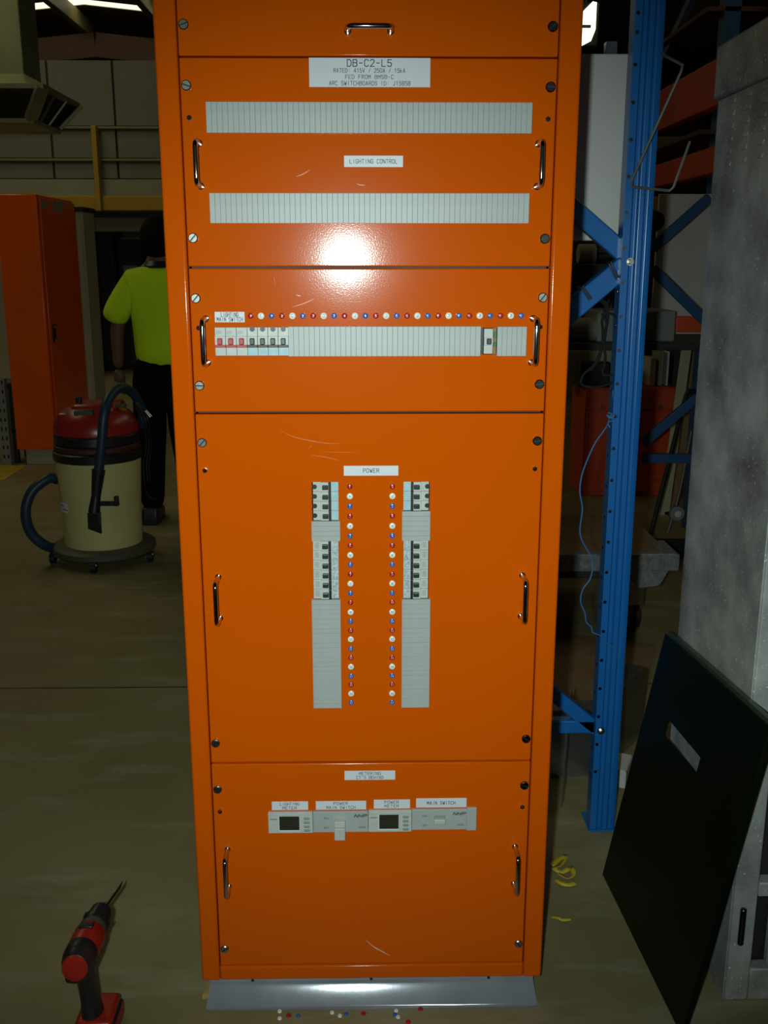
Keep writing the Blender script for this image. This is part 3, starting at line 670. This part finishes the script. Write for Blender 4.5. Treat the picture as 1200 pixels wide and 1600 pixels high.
# things seen dimly through the opening behind the person
oy = WB+1.2
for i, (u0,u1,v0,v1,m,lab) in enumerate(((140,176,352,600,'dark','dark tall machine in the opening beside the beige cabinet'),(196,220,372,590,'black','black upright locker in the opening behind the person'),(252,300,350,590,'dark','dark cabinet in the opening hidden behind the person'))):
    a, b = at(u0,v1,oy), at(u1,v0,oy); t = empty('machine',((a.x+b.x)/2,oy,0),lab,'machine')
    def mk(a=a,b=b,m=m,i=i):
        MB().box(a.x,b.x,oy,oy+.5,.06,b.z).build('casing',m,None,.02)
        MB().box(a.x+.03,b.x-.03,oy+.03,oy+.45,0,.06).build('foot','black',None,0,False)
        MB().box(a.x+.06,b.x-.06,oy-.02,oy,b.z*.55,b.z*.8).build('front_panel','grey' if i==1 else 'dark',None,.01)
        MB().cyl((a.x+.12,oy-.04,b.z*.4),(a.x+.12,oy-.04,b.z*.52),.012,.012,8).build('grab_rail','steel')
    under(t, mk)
a, b = at(136,362,WB+.35), at(232,341,WB+.35)
tag(MB().box(a.x,b.x,WB+.3,WB+.42,a.z,b.z).build('beam','fascia',None,.01), 'pale horizontal lintel beam across the dark opening behind the worker', 'beam')

# ================================================================== DRILL
rear, chuck, tip = flo(119,1508,.195), flo(157,1427,.195), flo(191,1377,.195)
dr = empty('cordless_drill', (chuck.x,rear.y+.04,0), 'red and black cordless drill standing upright on its battery', 'drill')
def drill():
    ax = (chuck-rear).normalized(); Lb = (chuck-rear).length; up = Vector((0,0,1)); sx = ax.cross(up).normalized()
    def Mx(p): return Matrix(((sx.x,up.x,ax.x,p.x),(sx.y,up.y,ax.y,p.y),(sx.z,up.z,ax.z,p.z),(0,0,0,1)))
    def lz(n,m,prof,sc=1.0):
        mt = Mx(rear) @ Matrix.Diagonal((sc*.92,sc,1,1)); MB().lathe(None,prof,28,mt).build(n,m)
    lz('motor_end','dred',[(.012,-.0145),(.0235,-.013),(.0255,-.008),(.0255,.0)]); lz('motor_shell','black',[(.022,-.009),(.0265,-.006),(.0295,.002),(.0305,.012)]); lz('motor_band','black',[(.030,.008),(.0318,.012),(.0318,.034),(.030,.038)],1.0)
    lz('housing','dred',[(.030,.03),(.0318,.045),(.0315,.078),(.028,.088)]); lz('gear_case','rub',[(.028,.084),(.0285,.092),(.026,.104)])
    lz('torque_collar','black',[(.026,.102),(.0275,.106),(.0265,.124),(.0215,.128)]); lz('chuck','black',[(.0215,.126),(.0235,.132),(.0215,.150),(.012,Lb+.002)])
    MB().box(-.013,.013,.029,.0345,.060,.074,Mx(rear)).build('speed_switch','black',None,.002)
    MB().box(-.022,.022,-.036,-.012,-.008,.085,Mx(rear)).build('lower_housing','black',None,.008)
    for k in range(8):
        an = 2*math.pi*k/8; MB().box(-.001,.001,.0262,.028,.108,.122,Mx(rear) @ Matrix.Rotation(an,4,'Z')).build('collar_mark','steel',None,0,False)
    MB().cyl(chuck-ax*.004, tip-ax*.02, .0032, .0032, 10).cyl(tip-ax*.02, tip, .0032, .001, 10).build('drill_bit','steel')
    g0 = rear+ax*.035+Vector((0,0,-.02)); g1 = Vector((g0.x+.004, g0.y+.018, .055))
    def ov(c,a,b): return [c+sx*a*math.cos(t)+ax*b*math.sin(t) for t in [2*math.pi*i/16 for i in range(16)]]
    MB().rings([ov(g0,.017,.024), ov(g0.lerp(g1,.35),.0165,.020), ov(g0.lerp(g1,.75),.017,.021), ov(g1,.02,.026)]).build('grip','black')
    MB().bar(g0+ax*.03+Vector((0,0,-.01)), g0+ax*.033+Vector((0,0,-.035)), .012, .012).build('trigger','dred',None,.003)
    bx, by_ = g1.x+.006, g1.y
    MB().box(bx-.030,bx+.034,by_-.032,by_+.052,.036,.054).build('battery_foot','dred',None,.007,True,3)
    MB().box(bx-.032,bx+.037,by_-.034,by_+.058,.0,.037).build('battery','black',None,.007,True,3)
    for s in (-1,1): MB().box(bx+s*.0375-.001,bx+s*.0375+.001,by_-.01,by_+.05,.010,.034).build('battery_side','dred',None,.0008,False)
under(dr, drill)

# ================================================================== RIGHT SIDE
# blue pallet rack frame
ub = flo(936,1298); RXc, RY = .588, ub.y
rk = empty('rack_frame', (RXc,RY,0), 'bright blue pallet rack frame with perforated upright standing right of the switchboard', 'rack')
def upright(x, y, m='blue', h=3.2, w_=.064, d_=.045):
    t = .003; hw = w_/2; g = .009
    # open channel with two grooves down the face
    pr = [(-hw,0),(-hw+.016,0),(-hw+.020,g),(-hw+.028,g),(-hw+.032,0),(hw-.022,0),(hw-.018,g*.6),(hw-.012,g*.6),(hw-.008,0),(hw,0.004),(hw,d_),(hw-.018,d_),(hw-.018,d_-t),(hw-t,d_-t),(hw-t,.007),(hw-.006,g*.6+t+.001),
          (-hw+.018,g+t),(-hw+t,t),(-hw+t,d_-t),(-hw+.018,d_-t),(-hw+.018,d_),(-hw,d_)]
    mb = MB(); mb.prism([(x+a,y+b,0.004) for a,b in pr], (0,0,h)); return mb.build('upright', m, None, .001, False)
def rack():
    upright(RXc, RY); upright(-.285, RY)
    for x in (RXc,-.285): MB().box(x-.055,x+.055,RY-.01,RY+.10,0,.004).build('foot_plate','blue',None,.001,False) if x < 0 else MB().box(x-.036,x+.036,RY-.004,RY+.085,0,.004).build('foot_plate','blue',None,.001,False)
    yb = RY+.035
    def br(p, q, w_, n='brace', t=.03):
        return MB().bar(p, q, t, w_, (0,0,1)).build(n,'blue',None,.003,False)
    A = at(980,402,yb); Bp = at(905,336,yb); d = (Bp-A); br(A, A+d*(( -.34-A.x)/d.x), .040)
    A = at(978,412,yb); Bp = at(900,478,yb); d = (Bp-A); br(A, A+d*3.1, .046, t=.04)
    A = at(938,1142,yb); Bp = at(868,1086,yb); d = (Bp-A); br(A, A+d*5.0, .034)
    A = at(935,1132,yb); br(A, (-.34,A.y,A.z), .034)
    m_ = MB()
    v = 100
    z = at(994,101,RY).z; k = 0
    while z > .1:
        m_.cyl((RXc-.026,RY-.0008,z),(RXc-.026,RY+.002,z),.0042,.0042,10)
        if z < 1.36: m_.cyl((RXc-.0328,RY+.025,z-.02),(RXc-.030,RY+.025,z-.02),.0045,.0045,10)
        z -= .0745
    for z in (at(990,20,RY).z, at(990,50,RY).z): m_.cyl((RXc-.026,RY-.0008,z),(RXc-.026,RY+.002,z),.0042,.0042,10)
    o = m_.build('holes','dsteel'); o['kind'] = 'stuff'
    for u, v in ((984,409),(939,1142)):
        p_ = at(u,v,RY); MB().cyl((p_.x,RY+.001,p_.z),(p_.x,RY-.003,p_.z),.010,.009,14).cyl((p_.x,RY-.003,p_.z),(p_.x,RY-.009,p_.z),.0055,.005,6).build('bolt','steel')
    for (u,v) in ((932,428),(912,452)):
        c_ = at(u+24,v-14,yb) if False else at(u+28,v-8,yb)
    for (ua,va,ub_,vb) in ((952,413,963,436),(955,410,966,433),(908,450,921,468),(911,448,924,466)):
        a, b = at(ua,va,yb-.026), at(ub_,vb,yb-.026); tube(MB(), [a+Vector((0,.04,0)),a,b,b+Vector((0,.04,0))], .002, 6, smooth=False).build('cable_tie','black')
under(rk, rack)
# white sheet fixed to the back of the rack
yb = RY+.085
a, b = at(984,376,yb), at(984,84,yb)
tag(MB().box(-.40, a.x, yb, yb+.012, a.z, b.z).build('backing_sheet','lgrey',None,.002), 'large pale grey sheet mounted behind the blue rack upright', 'panel')
# bent steel rod hooked on the upright
pts = [(1033,84,.0),(1067,102,-.12),(1064,112,-.12),(986,284,-.02),(987,292,-.02),(1046,298,-.10),(1052,293,-.10),(1078,221,-.10)]
P_ = [at(u,v,RY+dy_) for u,v,dy_ in pts]
mb = MB(); tube(mb, P_, .0030, 8, smooth=False); tag(mb.build('bent_rod','rod'), 'thin bent steel rod bracket hooked over the blue rack upright', 'rod')
# blue string
mb = MB(); ys = RY-.01
tube(mb, [at(u,v,ys+(.02 if v<660 else -.0)) for u,v in ((966,598),(958,612),(959,640),(953,652),(947,668),(930,692),(915,725),(908,748),(906,770),(910,795),(906,830),(912,850),(924,870),(926,885),(922,905),(911,920),(907,940),(914,958),(916,972),(924,980),(926,988),(938,993),(948,1004),(958,1012))], .0018, 6, 3)
tube(mb, [at(u,v,ys) for u,v in ((950,645),(960,648),(953,653),(948,648),(958,656),(950,660),(953,668))], .0020, 5, 3)
tag(mb.build('string','string'), 'frayed blue string knotted to the rack upright and hanging down', 'string')
# black cables tied to the brace
for lab, pl_ in (('black cable bundle hanging in loops from the upper rack brace', [[(928,460),(944,470),(950,478),(946,490),(941,500),(942,520),(940,545),(928,570),(912,585),(908,600),(925,605),(945,602),(966,593)],
        [(945,470),(950,492),(947,515),(944,540),(946,560),(942,585),(962,585)], [(941,495),(955,490),(970,502)], [(940,490),(948,505),(942,530),(936,560),(922,580)], [(930,458),(945,476),(952,468),(944,484),(950,500)]]),):
    mb = MB()
    for q in pl_: tube(mb, [at(u,v,RY+.02) for u,v in q], .0030, 6, 4)
    tag(mb.build('cable_bundle','cable'), lab, 'cable')

# far rack with shelf behind
fy = 4.68-CD
fr = empty('storage_rack', (1.3,fy,0), 'dim blue cross-braced storage rack with orange shelf beam, behind the grey cabinet', 'rack')
def farrack():
    xl, xr = at(1002,400,fy-.25).x, 1.95
    zs_ = at(1000,530,fy).z
    for x in (xl, xr):
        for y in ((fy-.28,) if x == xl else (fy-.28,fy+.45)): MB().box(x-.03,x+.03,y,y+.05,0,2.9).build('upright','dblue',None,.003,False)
    MB().box(.1,xr,fy-.24,fy+.45,zs_-.03,zs_).build('shelf','dark',None,.003,False)
    yb_ = fy-.30
    for (ua,va,ub_,vb) in ((1019,388,1108,309),(1019,420,1100,500),(1005,692,1090,620),(1003,716,1085,716)):
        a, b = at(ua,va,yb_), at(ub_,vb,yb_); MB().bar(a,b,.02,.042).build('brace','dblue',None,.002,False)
    a, b = at(1055,519,fy-.26), at(1130,494,fy-.26)
    MB().box(a.x,xr,fy-.27,fy-.24,a.z,b.z).build('shelf_beam','rackor',None,.003,False)
    MB().box(.1,.14,fy-.2,fy+.4,0,zs_-.03).build('end_support','dark',None,0,False)
    # high beams running away from the camera
    for (xx, z0_, z1_) in ((1.62, 2.10, 2.31), (1.62, 1.80, 1.92)): MB().box(xx, xx+.06, fy-.6, fy+5.5, z0_, z1_).build('high_beam','rackor',None,.005,False)
    for y in (fy+.5, fy+3, fy+5.5): MB().box(1.70,1.78,y,y+.08,0,2.9).build('upright','dblue',None,.003,False)
    MB().bar((1.66,fy+.45,2.9),(1.66,fy+2.4,2.02),.03,.05).build('brace','dblue',None,.003,False)
    for z in (2.0,2.55): MB().box(1.62,3.4,fy+.5,fy+5.5,z,z+.02).build('shelf','rust',None,0,False)
under(fr, farrack)
zs_ = at(1000,530,fy).z
def simple(name, u0, u1, v0, v1, y, d, m, lab, cat, z0=None, bev=.006):
    a, b = at(u0,v1,y), at(u1,v0,y)
    return tag(MB().box(a.x,b.x,y,y+d,a.z if z0 is None else z0,b.z).build(name,m,None,bev), lab, cat)
simple('equipment_box',932,1057,486,530,fy-.15,.3,'grey','long light grey equipment box on the rack shelf behind the blue upright','box',zs_)
simple('white_board',1018,1125,303,500,fy+.32,.02,'lgrey','pale rectangular board standing upright on the rack shelf','board',zs_,.003)
c_ = at(1022,345,fy+.26)
fan = empty('wheel', c_, 'round black wheel against the pale board behind the upright', 'wheel')
under(fan, lambda: (MB().cyl(c_, c_+Vector((0,.05,0)), .052,.052,28).build('rim','black',None,.006), MB().cyl(c_-Vector((0,.006,0)), c_, .02,.02,16).build('hub','dark'),
   MB().box(c_.x-.01,c_.x+.01,c_.y+.01,c_.y+.05,zs_,c_.z).build('stand','black',None,0,False)))
a = at(925,508,fy-.1)
ro = empty('roll', (a.x-.1,a.y,zs_), 'white and dark blue roll lying on the shelf beside the switchboard', 'roll')
under(ro, lambda: (MB().cyl((a.x-.12,a.y,zs_+.052),(a.x+.02,a.y,zs_+.052),.052,.052,24).build('white_end','fascia',None,.004), MB().cyl((a.x-.26,a.y,zs_+.050),(a.x-.12,a.y,zs_+.050),.050,.050,24).build('blue_end','hose',None,.004)))
simple('crate',880,962,412,487,fy+.17,.25,'dark','dark crate on the shelf below the hanging cables','crate',zs_)
zt = at(930,412,fy+.17).z
for (u0,u1,vv_,m,lab) in ((903,930,395,'fascia','pale tape roll lying on top of the dark crate'),(932,952,402,'black','black reel on top of the dark crate')):
    a, b = at(u0,vv_,fy+.25), at(u1,vv_,fy+.25); r_ = .045 if m=='fascia' else .035
    e_ = empty('tape_roll',((a.x+b.x)/2,a.y,zt),lab,'roll')
    under(e_, lambda a=a,b=b,m=m,r_=r_: (MB().cyl((a.x,a.y,zt+r_),(b.x,a.y,zt+r_),r_,r_,24).build('roll_body',m,None,.004), MB().cyl((b.x,a.y,zt+r_),(b.x+.003,a.y,zt+r_),r_*.5,r_*.5,16).build('core','dark')))
# low red-orange enclosure and the things on it
oy = flo(980,775).y
oc = empty('cabinet', (at(980,700,oy).x,oy,0), 'low red-orange steel enclosure with two quarter-turn locks, behind the rack', 'cabinet')
def oenc():
    a, b = at(908,775,oy), at(1058,606,oy); zs1 = at(980,642,oy).z
    MB().box(a.x,b.x,oy+.01,oy+.4,.0,b.z).build('body','rackor',None,.006)
    MB().box(a.x+.01,b.x-.01,oy-.004,oy+.01,zs1+.008,b.z-.006).build('upper_cover','rackor',None,.004); MB().box(a.x+.01,b.x-.01,oy-.004,oy+.01,.03,zs1-.004).build('lower_cover','rackor',None,.004)
    for u in (941,1032):
        p_ = at(u,636,oy); MB().cyl((p_.x,oy-.004,p_.z),(p_.x,oy-.014,p_.z),.014,.012,14).build('lock','steel')
    for u in (934,1025):
        p_ = at(u,750,oy); MB().cyl((p_.x,oy-.004,p_.z),(p_.x,oy-.01,p_.z),.008,.007,10).build('screw','steel')
under(oc, oenc)
zo = at(1000,606,oy).z
simple('carton',880,962,547,606,oy+.15,.2,'beige','open beige carton on the low red-orange enclosure','box',zo)
simple('basket',904,955,566,606,oy+.03,.09,'dark','dark wire basket in front of the beige carton','basket',zo,.012)
for i, (u0,u1,v0,m,lab) in enumerate(((1014,1026,560,'lgrey','light grey binder leaning leftmost of the folders behind the upright'),(1027,1038,548,'fascia','cream folder standing in the middle of the folders'),(1040,1047,550,'lgrey','thin grey folder right of the cream folder'),(1050,1064,542,'dark','dark folder at the right end of the folders'))):
    a, b = at(u0,606,oy+.08), at(u1,v0,oy+.08)
    o = MB().box(-(b.x-a.x)/2,(b.x-a.x)/2,0,.16,0,b.z-zo).build('folder',m,None,.003); o.location = ((a.x+b.x)/2, oy+.08, zo+.002); tag(o,lab,'folder','folders on the low enclosure')
# leaning beige boards
for i, (u0,u1,v0,m,lab,dy_) in enumerate(((1068,1084,527,'beige','narrow beige board leaning at the left of the pair by the grey cabinet',0),(1086,1100,535,'card','brown board leaning behind the grey cabinet edge',.03))):
    y = 5.5-CD+dy_; a = at(u0-14,700,y); b = at(u0,v0,y+.25); w_ = at(u1,v0,y).x-at(u0,v0,y).x
    tag(MB().prism([(a.x-.06,y,0),(a.x-.06+w_,y,0),(b.x+w_,y+.25,b.z),(b.x,y+.25,b.z)], (0,.015,0)).build('board',m,None,.002), lab, 'board')
# hand trolley behind
hy = 4.75-CD
ht = empty('hand_trolley', (at(1035,820,hy).x,hy,0), 'black tubular hand trolley with grey wheel behind the platform trolley', 'trolley')
def htro():
    g = lambda u,v: at(u,v,hy+(820-v)*.0005)
    for dx in (0,.24):
        D_ = Vector((dx,0,0)); tube(MB(), [g(1094,614)+D_*.2, g(1080,612)+D_, g(1071,622)+D_, g(1046,720)+D_, g(1019,826)+D_, Vector((g(1014,850).x,hy,.05))+D_], .012, 8, 4).build('rail','black')
    tube(MB(), [g(1077,672)-Vector((0,.03,0)), g(1058,770)-Vector((0,.03,0)), g(1040,830)-Vector((0,.03,0))], .006, 6, 3).build('stay','rod')
    c_ = at(1059,803,hy-.08); c_.z = .065; c_ = Vector((at(1059,803,hy-.08).x, hy-.08, at(1059,803,hy-.08).z))
    MB().cyl(c_, c_+Vector((0,.03,0)), .036,.036,24).build('wheel','grey',None,.004); MB().cyl(c_-Vector((0,.004,0)), c_, .016,.014,16).build('hub','lgrey')
    MB().cyl(c_+Vector((0,.03,0)), c_+Vector((-.03,.09,-.02)), .008,.008,8).build('axle','black')
    q = g(1014,850); MB().box(q.x-.06,q.x+.32,hy-.10,hy+.02,0,.012).build('toe_plate','black',None,.003)
    MB().box(q.x-.02,q.x+.27,hy-.01,hy+.02,.012,.07).build('crossbar','black',None,.004)
under(ht, htro)
# platform trolley with bubble-wrapped load
dz = .33
nr, fr_ = flo(1060,868,dz), flo(1003,805,dz)
tr = empty('platform_trolley', (.8,(nr.y+fr_.y)/2,0), 'low platform trolley with a brown board deck on castors', 'trolley')
x0_, x1_ = .28, nr.x
def ptro():
    MB().box(x0_,x1_-.03,nr.y+.04,fr_.y,dz-.10,dz-.055).build('deck','dark',None,.004)
    for x in (x0_+.1,x1_-.12):
        for y in (nr.y+.12,fr_.y-.1):
            MB().cyl((x-.014,y,.055),(x+.014,y,.055),.055,.055,20).build('castor','black',None,.004); MB().box(x-.03,x+.03,y-.03,y+.03,.10,dz-.10).box(x+.016,x+.022,y-.02,y+.02,.05,.12).build('castor_fork','steel',None,.003)
under(tr, ptro)
ld = empty('wrapped_board', (.8,nr.y,dz-.055), 'brown board with bubble-wrapped edge lying on the platform trolley', 'board')
def load():
    MB().box(x0_,x1_-.02,nr.y+.02,fr_.y,dz-.055,dz).build('board','card',None,.004)
    MB().box(x0_-.01,x1_,nr.y,nr.y+.05,dz-.062,dz+.006).build('bubble_wrap','bubble',None,.005,True,3)
    MB().box(x1_-.05,x1_+.005,nr.y-.004,nr.y+.2,dz-.060,dz+.004).build('bubble_wrap','bubble',None,.004,True,3)
    q = at(1022,885,nr.y-.01); MB().rings([[(q.x-.12,nr.y+.01,dz-.05),(q.x+.07,nr.y+.01,dz-.05),(q.x+.07,nr.y+.04,dz-.05),(q.x-.12,nr.y+.04,dz-.05)],[(q.x-.05,nr.y,dz-.13),(q.x+.03,nr.y,dz-.12),(q.x+.03,nr.y+.02,dz-.12),(q.x-.05,nr.y+.02,dz-.13)]]).build('loose_wrap','bubble',None,.004)
under(ld, load)
# cardboard sheet and folded steel offcuts on the floor
tag(MB().prism([flo(820,1125,.0), flo(1000,1120), flo(1024,1010), flo(830,985)], (0,0,.008)).build('cardboard_sheet','card',None,.001,False), 'flat brown cardboard sheet on the floor under the platform trolley', 'cardboard')
def folded(u0,v0,u1,v1,h,lab,m='sheet',fold=.06):
    a, b = flo(u0,v0), flo(u1,v1); d = (b-a).normalized(); n = Vector((-d.y,d.x,0)); t = .003
    e_ = empty('folded_sheet',(a+b)/2,lab,'steel sheet')
    def mk():
        z = Vector((0,0,h))
        MB().prism([a,b,b+n*t,a+n*t], z).build('web',m,None,.0005,False)
        MB().prism([a+z,b+z,b+n*fold+z,a+n*fold+z], Vector((0,0,t))).build('top_fold',m,None,.0005,False)
        MB().prism([b,b+n*fold,b+n*fold+d*t,b+d*t], z).build('end_fold',m,None,.0005,False)
    under(e_, mk)
folded(860,1215,926,1212,.20,'folded bare steel sheet standing on edge between switchboard and rack')
folded(960,1190,1002,1150,.22,'tall folded bare steel sheet between the blue upright and the green panel')
folded(940,1225,975,1232,.05,'low pale steel offcut on the floor right of the blue upright','lgrey',.10)
a, b = flo(876,1262), flo(884,1240)
tag(MB().prism([a, a+Vector((.004,0,0)), a+Vector((.02,.05,.0)), a+Vector((.016,.05,0))], (0.015,.04,.30)).build('steel_strip','sheet',None,.0008,False), 'thin upright steel strip beside the orange switchboard corner', 'steel strip')

# galvanised cabinet at the right edge
gy0 = flo(1122,1563).y; gx = flo(1122,1563).x; gy1 = gy0+.43; GT = 1.81; gx += .008
gc = bpy.data.objects.new('steel_enclosure', None); C.objects.link(gc); gc.location = (gx,gy0,0)
tag(gc, 'large mottled grey zinc cabinet with louvred side at right edge', 'cabinet')

def L(n, m, fn, bev=.003, sm=True, kind=None):
    mb = MB(); fn(mb); o = mb.build(n, m, gc, bev, sm)
    if kind: o['kind'] = kind
    return o
GW = .62; GD = gy1-gy0
L('side_panel','zinc', lambda b: b.box(0,.004,0,GD,0,GT-.10))
L('side_panel','zinc', lambda b: b.box(GW-.004,GW,0,GD,0,GT-.10))
L('back_panel','zinc', lambda b: b.box(.004,GW-.004,GD-.004,GD,0,GT-.10))
L('top_cap','zinc', lambda b: b.box(-.008,GW+.008,-.01,GD+.008,GT-.10,GT), .006)
L('front_frame','zinc', lambda b: b.box(.004,.05,0,.03,0,GT-.1).box(GW-.05,GW-.004,0,.03,0,GT-.1).box(.05,GW-.05,0,.03,0,.07).box(.05,GW-.05,0,.03,.23,.26).box(.05,GW-.05,0,.03,.50,.545).box(.05,GW-.05,0,.03,.98,1.02).box(.05,GW-.05,0,.03,GT-.16,GT-.1))
L('inner_panel','dark', lambda b: b.box(.05,GW-.05,.035,.04,.05,GT-.12), 0, False)
L('inner_frame','zinc', lambda b: b.box(.085,.10,.012,.03,.07,GT-.16).box(.10,GW-.05,.012,.03,.15,.165))
L('hinge','dsteel', lambda b: b.cyl((.022,-.006,.13),(.022,-.006,.21),.006,.006,12))
for i in range(3):
    for j in range(6):
        yy = .33-i*.08; zz2 = 1.692-j*.0225
        o = L('louvre','zinc', lambda b: b.rings([[(0,yy,zz2),(0,yy+.030,zz2),(0,yy+.030,zz2+.009),(0,yy,zz2+.009)],[(-.0025,yy+.004,zz2+.001),(-.0025,yy+.026,zz2+.001),(-.0005,yy+.030,zz2+.009),(-.0005,yy,zz2+.009)]]), 0, False)
# dark green panel leaning on it
A = flo(941,1366); B = flo(1064,1618); Ct = at(1039,990,A.y+.09); 
def atx(u, v, x):
    d = ray(u, v); return O + d*((x-O.x)/d.x)
Ct = atx(1039,990,gx-.024); Dt = atx(1203,1138,gx-.024)
gp = empty('leaning_panel', (A+B)/2, 'dark green sheet panel with slot window leaning against the grey cabinet', 'panel')
def gpan():
    A_, B_, C_, D_ = A.copy(), B.copy(), Ct.copy(), Dt.copy()
    nn = (B_-A_).cross(C_-A_).normalized()
    if nn.x > 0: nn = -nn
    def Q(s, t): return A_.lerp(B_, s).lerp(C_.lerp(D_, s), t)
    def inv(u, v):     # nearest parameters for a pixel on the quad
        best = None
        d = ray(u, v).normalized()
        for i in range(101):
            for j in range(101):
                q = Q(i/100, j/100)-O; e = (q-d*q.dot(d)).length
                if best is None or e < best[0]: best = (e, i/100, j/100)
        return best[1], best[2]
    s0, t1 = inv(1044,1123); s1, t0 = inv(1088,1211)
    b = bmesh.new(); ss = [0, s0, s1, 1]; ts = [0, t0, t1, 1]
    V = [[b.verts.new(Q(s,t)) for t in ts] for s in ss]
    for i in range(3):
        for j in range(3):
            if i == 1 and j == 1: continue
            b.faces.new((V[i][j],V[i+1][j],V[i+1][j+1],V[i][j+1]))
    r = bmesh.ops.extrude_face_region(b, geom=list(b.faces)); bmesh.ops.translate(b, verts=[e for e in r['geom'] if isinstance(e, bmesh.types.BMVert)], vec=-nn*.004)
    bmesh.ops.recalc_face_normals(b, faces=b.faces); me = bpy.data.meshes.new('sheet'); b.to_mesh(me); b.free(); objm('sheet', me, 'gpanel', None, .0012)
    o = -nn*.018
    MB().prism([Q(0,1)-nn*.004, Q(1,1)-nn*.004, Q(1,1)+o, Q(0,1)+o], (Q(0,1)-Q(0,.985))).build('top_fold','gedge',None,.001,False)
    o = -nn*.010; MB().prism([Q(1,0)-nn*.004, Q(1,1)-nn*.004, Q(1,1)+o, Q(1,0)+o], (Q(.99,1)-Q(1,1))).build('side_fold','gpanel',None,.001,False)
under(gp, gpan)

# ---- small things on the floor
for (pts, lab) in (([(862,1352),(874,1342),(884,1338),(876,1352),(866,1356),(878,1362),(892,1356),(896,1366),(886,1372),(872,1364)],'crumpled curl of yellow plastic tape on the concrete floor'),
                   ([(868,1374),(878,1380),(890,1382),(899,1379)],'short curved yellow tape scrap just below the crumpled curl'),
                   ([(862,1432),(872,1434),(880,1437),(892,1436)],'thin yellow tape strip lying alone beside the switchboard corner')):
    P2 = smoothpath([flo(u,v,.003+.004*math.sin(i*1.9)**2) for i,(u,v) in enumerate(pts)], 5); w_ = .006 if len(pts)>4 or 'short' in lab else .004
    n = len(P2); sd=[]
    for i in range(n):
        t_ = (P2[min(i+1,n-1)]-P2[max(i-1,0)]); s_ = Vector((-t_.y,t_.x,.3*t_.length)).normalized()*w_; sd.append(s_)
    mb = MB(); mb.rings([[p+s_ for p,s_ in zip(P2,sd)], [p-s_ for p,s_ in zip(P2,sd)]], closed=False)
    o = mb.build('tape_scrap','tape'); so = o.modifiers.new('t','SOLIDIFY'); so.thickness = .0006; tag(o, lab, 'tape')
chips = [(437,1581,'mwhite'),(437,1592,'mwhite'),(451,1587,'mred'),(466,1588,'mblue'),(519,1583,'mwhite'),(531,1588,'mwhite'),(541,1585,'mblue'),(568,1584,'mred'),(619,1580,'mwhite'),(617,1586,'mblue'),(622,1590,'mwhite'),(657,1577,'mred'),(638,1597,'mred')]
wh = {'mwhite':'white','mred':'red','mblue':'blue'}
pos = {437.1:'at the left end of the row'}
labs = ['white plastic chip nearest the plinth, at the left end of the scatter','white plastic chip nearest the camera, at the left end of the scatter','red plastic chip between the left white pair and a blue chip','blue plastic chip at left, next to the leftmost red chip',
 'white plastic chip below the bright plinth glare, left one of two','white plastic chip below the bright plinth glare, right one of two','blue plastic chip just right of the two central white chips','red plastic chip in the middle of the scatter before the plinth',
 'white plastic chip of the right cluster, closest to the plinth','blue plastic chip between the two white chips of the right cluster','white plastic chip of the right cluster, farthest from the plinth','large red plastic chip touching the plinth, farthest right','red plastic chip at the bottom edge right of centre']
for (u,v,m), lab in zip(chips, labs):
    p_ = flo(u,v); o = MB().cyl((0,0,0),(0,0,.003),.0045 if m!='mred' else .0055,.004,12).build('plastic_chip',m,None,.0006); o.location = p_
    tag(o, lab, 'plastic chip', 'plastic marker chips on the floor before the plinth')
a = flo(316,1562)
tag(MB().prism([a, a+Vector((.022,.004,0)), a+Vector((.024,.05,0)), a+Vector((.008,.05,0))], (0,0,.010)).build('wood_wedge','wood',None,.001,False), 'small pale wooden wedge at the left corner of the plinth', 'wedge')

# ---- high bay lamp top right
ly = 8.0-CD; c_ = at(915,38,ly)
hb = empty('floodlight', c_, 'bright hanging factory floodlight at the upper right of the switchboard', 'lamp')
def flood():
    mb = MB(); w2, h2 = .075, .14
    mb.rings([[(c_.x+a*w2*s, ly+yy, c_.z+b*h2*s+.3*a*w2*s) for a,b in ((-1,-.6),(-.3,-1),(.6,-.9),(1,-.4),(1,.9),(.6,1.0),(-.5,.6),(-1,.3))] for s,yy in ((1,0),(.95,-.01))])
    mb.build('glass','lampm',None,0,False)
    MB().box(c_.x-w2-.01,c_.x+w2+.02,ly,ly+.12,c_.z-.15,c_.z+.15).build('housing','dark',None,.01)
    MB().box(c_.x-.06,c_.x+.035,ly-.03,ly-.015,c_.z-.03,c_.z-.008).build('bracket','grey',None,.004)
    MB().cyl((c_.x,ly+.06,c_.z+.15),(c_.x,ly+.06,rz(c_.x)),.012,.012,8).build('hanger','dark')
under(hb, flood)
